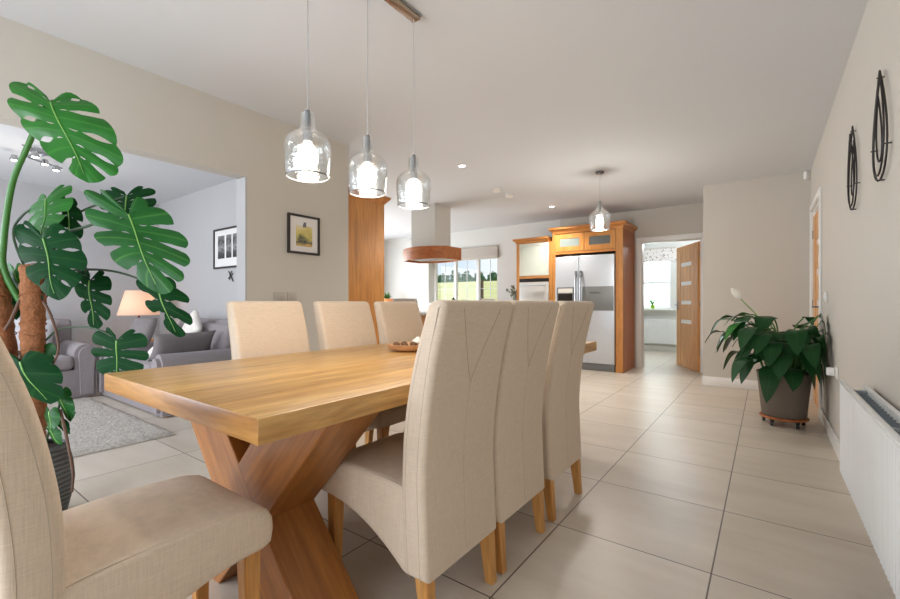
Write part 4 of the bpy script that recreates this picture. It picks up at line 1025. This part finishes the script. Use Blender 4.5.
for i, (b, t, r, m) in enumerate([((20, 362, 2.0), (40, 404, 1.95), (54, 372, 1.98), 'leaf_dark'), ((61, 394, 2.08), (64, 422, 2.05), (70, 402, 2.06), 'leaf_mid'), ((50, 412, 2.05), (48, 430, 2.0), (57, 416, 2.02), 'leaf_mid'),
                                  ((57, 420, 2.06), (66, 434, 2.03), (64, 421, 2.05), 'leaf_dark'), ((50, 430, 2.05), (57, 446, 2.02), (57, 432, 2.03), 'leaf_mid'), ((44, 345, 2.12), (30, 368, 2.08), (50, 360, 2.1), 'leaf_mid'), ((14, 270, 2.16), (22, 296, 2.12), (26, 276, 2.14), 'leaf_bright')]):
    monstera_leaf(mo, A(*b), A(*t), A(*r), M[m], i+31, 3, 1.2, 0, .3, .2, False)
def stemtube(name, pts, r, m):
    o = Vector(mo.location); bm = BM(); q = spline([A(*p)-o for p in pts], 6)
    tube(bm, q, [r*(1.15-.35*k/len(q)) for k in range(len(q))], 8); return fin(name, bm, M[m], mo, 60)
stemtube('petiole', [(38, 330, 2.1), (6, 275, 2.1), (4, 240, 2.06), (12, 185, 2.0), (27, 148, 1.95), (45, 108, 1.95), (54, 102, 1.925)], .013, 'stem')
for pts, r in (([(40, 300, 2.12), (14, 240, 2.2), (22, 216, 2.24), (48, 200, 2.21)], .006),
               ([(42, 300, 2.1), (38, 255, 2.1), (44, 239, 2.03)], .006),
               ([(42, 290, 2.12), (58, 240, 2.1), (88, 226, 2.06), (128, 214, 2.03)], .007),
               ([(42, 280, 2.15), (55, 232, 2.2), (84, 210, 2.24), (126, 196, 2.21)], .006),
               ([(44, 290, 2.14), (66, 272, 2.14), (112, 271, 2.13), (158, 286, 2.125)], .006),
               ([(44, 300, 2.16), (66, 275, 2.17), (84, 275, 2.16), (91, 281, 2.155)], .004),
               ([(46, 340, 2.12), (60, 329, 2.08), (85, 327, 2.02), (104, 332, 1.99), (118, 341, 1.982)], .0045),
               ([(40, 320, 2.15), (54, 240, 2.2), (68, 206, 2.205)], .005),
               ([(36, 380, 2.06), (28, 372, 2.02), (20, 362, 2.005)], .005), ([(46, 440, 2.1), (58, 410, 2.09), (61, 394, 2.083)], .005), ([(30, 330, 2.2), (18, 290, 2.22), (8, 284, 2.205)], .005), ([(46, 445, 2.1), (50, 425, 2.07), (50, 412, 2.055)], .004)):
    stemtube('petiole', pts, r, 'stem_dark')
for pts, r in (([(44, 302, 2.06), (51, 316, 2.03), (57, 336, 2.03), (58, 352, 2.03), (52, 366, 2.04), (48, 376, 2.05)], .0055), ([(60, 410, 2.06), (65, 430, 2.0), (70, 455, 1.97), (73, 475, 1.95), (72, 492, 1.95)], .006), ([(20, 300, 2.06), (12, 318, 2.04), (5, 330, 2.04)], .007)):
    stemtube('aerial_root', pts, r, 'root')

# ------------------------------------------------------------------ peace lily on its wheeled stand
PLX, PLY = .125, 4.74
st_ = thing('plant_caddy', 'round wooden wheeled plant caddy under the taupe pot', 'plant caddy', (PLX, PLY, 0))
bm = BM(); lathe(bm, [(0, .06), (.17, .06), (.175, .068), (.17, .078), (0, .078)], 36); fin('board', bm, M['oak_dark'], st_, 40)
for k in range(5):
    a = R(20+72*k); c = Vector((math.cos(a)*.145, math.sin(a)*.145, 0))
    bm = BM(); tube(bm, [c+Vector((-.012, 0, .026)), c+Vector((.012, 0, .026))], .025, 16); w_ = fin('wheel', bm, M['black'], st_, 40)
    bm = BM(); box(bm, c.x-.018, c.x+.018, c.y-.012, c.y+.012, .045, .0595); fin('caster_plate', bm, M['iron'], w_)
pl = thing('peace_lily', 'bushy peace lily with one white flower in a taupe pot by the oak door', 'plant', (PLX, PLY, .079))
bm = BM(); lathe(bm, [(0, 0), (.152, 0), (.158, .006), (.19, .34), (.197, .372), (.191, .38), (.182, .376), (.176, .33), (0, .32)], 48); fin('pot', bm, M['pot_grey'], pl, 40)
bm = BM(); lathe(bm, [(0, .335), (.178, .335)], 32); fin('soil', bm, M['soil'], pl)
rnd = random.Random(21)
bmd, bmb, bst = BM(), BM(), BM()
uvd, uvb = bmd.loops.layers.uv.new('UVMap'), bmb.loops.layers.uv.new('UVMap')
def lily_leaf(bm, uvl, base, az, reach, rise, drop, L, w, twist):
    out = Vector((math.cos(az), math.sin(az), 0))
    tip0 = base+out*reach+Vector((0, 0, rise))
    tube(bst, spline([base, base+out*reach*.35+Vector((0, 0, rise*.75)), tip0], 5), [.005]*11, 6) if reach+rise > .1 else None
    side0 = Vector((-math.sin(az), math.cos(az), 0)); n = 12; prev = None
    d0 = (out*.8+Vector((0, 0, .5))).normalized()
    for k in range(n+1):
        q = k/n
        p = tip0+out*L*(q*.8-.18*q*q)+Vector((0, 0, L*(.22*q-drop*q*q)))
        ww = w*(math.sin(math.pi*min(1, q*.97+.02))**.85) if k < n else .001
        ww = max(ww, .001)
        side = (side0+Vector((0, 0, twist*q))).normalized()
        row = [bm.verts.new(p+side*ww*j+Vector((0, 0, ww*.12*abs(j)-.006*math.sin(9*q+j)))) for j in (-1, -.5, 0, .5, 1)]
        if prev:
            for j in range(4):
                f = bm.faces.new((prev[j], prev[j+1], row[j+1], row[j]))
                for lp_, uvv in zip(f.loops, ((-1+j*.5, q), (-1+(j+1)*.5, q), (-1+(j+1)*.5, q), (-1+j*.5, q))): lp_[uvl].uv = uvv
        prev = row
leaves = []
for i in range(54):   # outer drooping ring
    az = 2*math.pi*i/54+rnd.uniform(-.15, .15); leaves.append((az, rnd.uniform(.05, .26), rnd.uniform(.06, .34), rnd.uniform(.6, 1.3), rnd.uniform(.20, .27)))
for i in range(34):   # upper leaves
    az = 2*math.pi*i/34+rnd.uniform(-.2, .2); leaves.append((az, rnd.uniform(.03, .26), rnd.uniform(.26, .46), rnd.uniform(.3, 1.0), rnd.uniform(.20, .27)))
for az, re, ri, dr, L in leaves:
    base = Vector((math.cos(az)*rnd.uniform(.02, .12), math.sin(az)*rnd.uniform(.02, .12), .33))
    lily_leaf(bmd, uvd, base, az, re, ri, dr, L, rnd.uniform(.052, .068), rnd.uniform(-.7, .7))
for az, re, ri, dr, L in ((R(195), .16, .45, .5, .27), (R(215), .20, .40, .75, .28), (R(180), .13, .46, .45, .24)):
    lily_leaf(bmb, uvb, Vector((-.04, -.02, .33)), az, re, ri, dr, L, .058, .3)
for b_ in (bmd, bmb, bst):
    for v in b_.verts:
        if v.co.x > .13: v.co.x = .13+.095*(1-math.exp(-(v.co.x-.13)/.095))
fo_ = fin('foliage', bmd, M['leaf_lily'], pl, 180, recalc=False); o = fin('foliage', bmb, M['leaf_lily_bright'], pl, 180, recalc=False); o['label'] = 'bright green upper leaves'
for q_ in (fo_, o): q_.scale = (1.2, 1.22, 1.1)
fin('leaf_stalk', bst, M['stem'], pl, 60).scale = (1.2, 1.22, 1.1)
bm = BM(); fl_ = spline([(-.02, -.02, .33), (-.06, -.06, .6), (-.17, -.12, .84), (-.30, -.2, 1.01)], 6); tube(bm, fl_, .0045, 6); fin('flower_stem', bm, M['stem_light'], pl, 60)
bm = BM(); tipd = Vector((-.55, -.35, .75)).normalized(); sd = tipd.cross(Vector((0, 1, .2))).normalized(); nn = tipd.cross(sd); prev = None
for k in range(11):
    q = k/10; p = fl_[-1]+tipd*.13*q; ww = max(.001, .028*math.sin(math.pi*(q*.95+.04))**.8)
    row = [bm.verts.new(p+sd*ww*j+nn*ww*.6*(1-j*j)) for j in (-1, -.5, 0, .5, 1)]
    if prev:
        for j in range(4): bm.faces.new((prev[j], prev[j+1], row[j+1], row[j]))
    prev = row
fin('flower', bm, M['white_petal'], pl, 180)

# ------------------------------------------------------------------ outside
bm = BM(); vs = [bm.verts.new(p) for p in ((-160, 7.9, -.35), (40, 7.9, -.35), (60, 95, 6.6), (-220, 95, 6.6))]; bm.faces.new(vs)
vs2 = [bm.verts.new(p) for p in ((-220, 95.0, 6.6), (60, 95.0, 6.6), (90, 260, 6.0), (-400, 260, 6.0))]; bm.faces.new(vs2)
fin_ = fin('ground_field', bm, M['field']); struct(fin_)
rnd = random.Random(11)
def tree(x, y, z, h, w, seed):
    r = random.Random(seed); t = thing('tree', 'dark green tree in the line at the far edge of the field', 'tree', (x, y, z), 0, 'trees along the field edge')
    bm = BM(); tube(bm, [(0, 0, -.2), (0, 0, h*.5)], [.16, .08], 8); fin('trunk', bm, M['bark'], t, 60)
    bm = BM()
    for k in range(12):
        c = Vector((r.uniform(-.26, .26)*w, r.uniform(-.26, .26)*w, h*(.12+.7*(k/11)))); rr = w*r.uniform(.16, .24)*(1.15-.5*(k/11))
        q = bmesh.ops.create_icosphere(bm, subdivisions=2, radius=rr)
        for v in q['verts']: v.co = v.co*(1+r.uniform(-.2, .2)); v.co.z *= 1.15; v.co += c
    fin('crown', bm, M['tree'], t)
for i in range(30):
    x = -86+i*1.35+rnd.uniform(-.1, .1); y = 97+(i % 3)*5; tree(x, y, 6.5, rnd.uniform(2.3, 3.6), rnd.uniform(2.9, 3.6), i+60)
fpst = thing('fence_post', 'dark wooden post standing in the field outside the window', 'post', tuple(Vector((0, 0, 0))))
pp = at(482, 290, 22); fpst.location = (pp.x, pp.y, .45)
bx('post', -.06, .06, -.06, .06, -.2, 1.72, M['fence'], fpst); bx('post_cap', -.075, .075, -.075, .075, 1.721, 1.76, M['fence'], fpst)

# ------------------------------------------------------------------ light
W = bpy.data.worlds.new('sky'); S.world = W; W.use_nodes = True; nt = W.node_tree; nt.nodes.clear()
o = N(nt, 'ShaderNodeOutputWorld'); bg = N(nt, 'ShaderNodeBackground', Strength=1.0); lk(nt, bg.outputs[0], o.inputs[0])
tc = N(nt, 'ShaderNodeTexCoord'); sx = N(nt, 'ShaderNodeSeparateXYZ'); lk(nt, tc.outputs['Generated'], sx.inputs[0])
rp = N(nt, 'ShaderNodeValToRGB'); rp.color_ramp.elements[0].position = .0; rp.color_ramp.elements[0].color = srgb(226, 236, 245); rp.color_ramp.elements[1].position = .45; rp.color_ramp.elements[1].color = srgb(140, 182, 232)
nz = N(nt, 'ShaderNodeTexNoise', Scale=3.0, Detail=6.0); lk(nt, tc.outputs['Generated'], nz.inputs['Vector'])
cr = N(nt, 'ShaderNodeValToRGB'); cr.color_ramp.elements[0].position = .48; cr.color_ramp.elements[1].position = .66; lk(nt, nz.outputs['Fac'], cr.inputs[0])
lk(nt, sx.outputs['Z'], rp.inputs[0]); mx = N(nt, 'ShaderNodeMix', data_type='RGBA'); lk(nt, cr.outputs[0], mx.inputs[0]); lk(nt, rp.outputs[0], mx.inputs[6]); mx.inputs[7].default_value = (1, 1, 1, 1); lk(nt, mx.outputs[2], bg.inputs[0])
def lamp(name, typ, loc, energy, col=(1, 1, 1), rot=(0, 0, 0), **kw):
    l = bpy.data.lights.new(name, typ); l.energy = energy; l.color = col
    for k, v in kw.items(): setattr(l, k, v)
    o = bpy.data.objects.new(name, l); COL.objects.link(o); o.location = loc; o.rotation_euler = rot; return o
lamp('sun', 'SUN', (0, 0, 20), 3.0, (1, .95, .86), (R(-48), 0, R(-20)), angle=.01)
lamp('patio_fill_light', 'AREA', ((PX0+PX1)/2, YF-.02, 1.1), 72, (.84, .91, 1), (R(90), 0, 0), shape='RECTANGLE', size=PX1-PX0-.1, size_y=2.0)  # added fill, stands in for daylight through the unseen patio glazing
lamp('daylight_lounge', 'AREA', ((LX0+LX1)/2, YF-.02, 1.3), 105, (.85, .91, 1), (R(90), 0, 0), shape='RECTANGLE', size=LX1-LX0-.1, size_y=1.6)
lamp('kitchen_fill_light', 'AREA', (XL-.02, (KW0+KW1)/2, 1.1), 118, (.90, .95, 1), (R(90), 0, R(-90)), shape='RECTANGLE', size=KW1-KW0-.1, size_y=2.0)  # added fill that brightens the kitchen and its ceiling from the left
lamp('daylight_utility', 'AREA', ((UX0+UX1)/2, UY+.35, 1.55), 48, (.84, .92, 1), (R(-90), 0, 0), shape='RECTANGLE', size=UX1-UX0, size_y=1.2)
lamp('utility_fill_light', 'POINT', (-1.3, 8.9, 2.35), 42, (.90, .95, 1), shadow_soft_size=.12)  # added point light to brighten the utility room, no fitting modelled
for y in PYS: lamp('pendant_glow', 'POINT', (PX, y, 1.562+.02), 8, (1, .90, .78), shadow_soft_size=.04)
lamp('pendant_glow', 'POINT', (-1.535, 4.99, 1.93), 44, (1, .93, .85), shadow_soft_size=.04)
for x, y, _ in DL: lamp('downlight_glow', 'SPOT', (x, y, CEIL-.02), 85, (1, .94, .86), spot_size=R(120), spot_blend=.8, shadow_soft_size=.04)
lamp('table_lamp_glow', 'POINT', (-6.85, 2.2, 1.0), 3.2, (1, .72, .52), shadow_soft_size=.05)
lamp('lounge_spot_glow', 'POINT', (-5.75, 1.0, CEIL-.5), 5, (1, .88, .75), shadow_soft_size=.06)

# ------------------------------------------------------------------ camera
cam = bpy.data.cameras.new('camera'); co = bpy.data.objects.new('camera', cam); COL.objects.link(co)
co.location = (0, 0, H); co.rotation_euler = (R(90), 0, TH); cam.sensor_width = 36; cam.lens = 36*F/900; cam.shift_y = (V0-299.5)/900; cam.clip_start = .02; cam.clip_end = 800
S.camera = co
S.view_settings.view_transform = 'Standard'; S.view_settings.look = 'None'; S.view_settings.gamma = 1; S.view_settings.use_curve_mapping = False
S.view_settings.exposure = .26
S.cycles.max_bounces = 10; S.cycles.diffuse_bounces = 6; S.cycles.transparent_max_bounces = 16; S.cycles.caustics_reflective = False; S.cycles.caustics_refractive = False
S.cycles.sample_clamp_indirect = 6
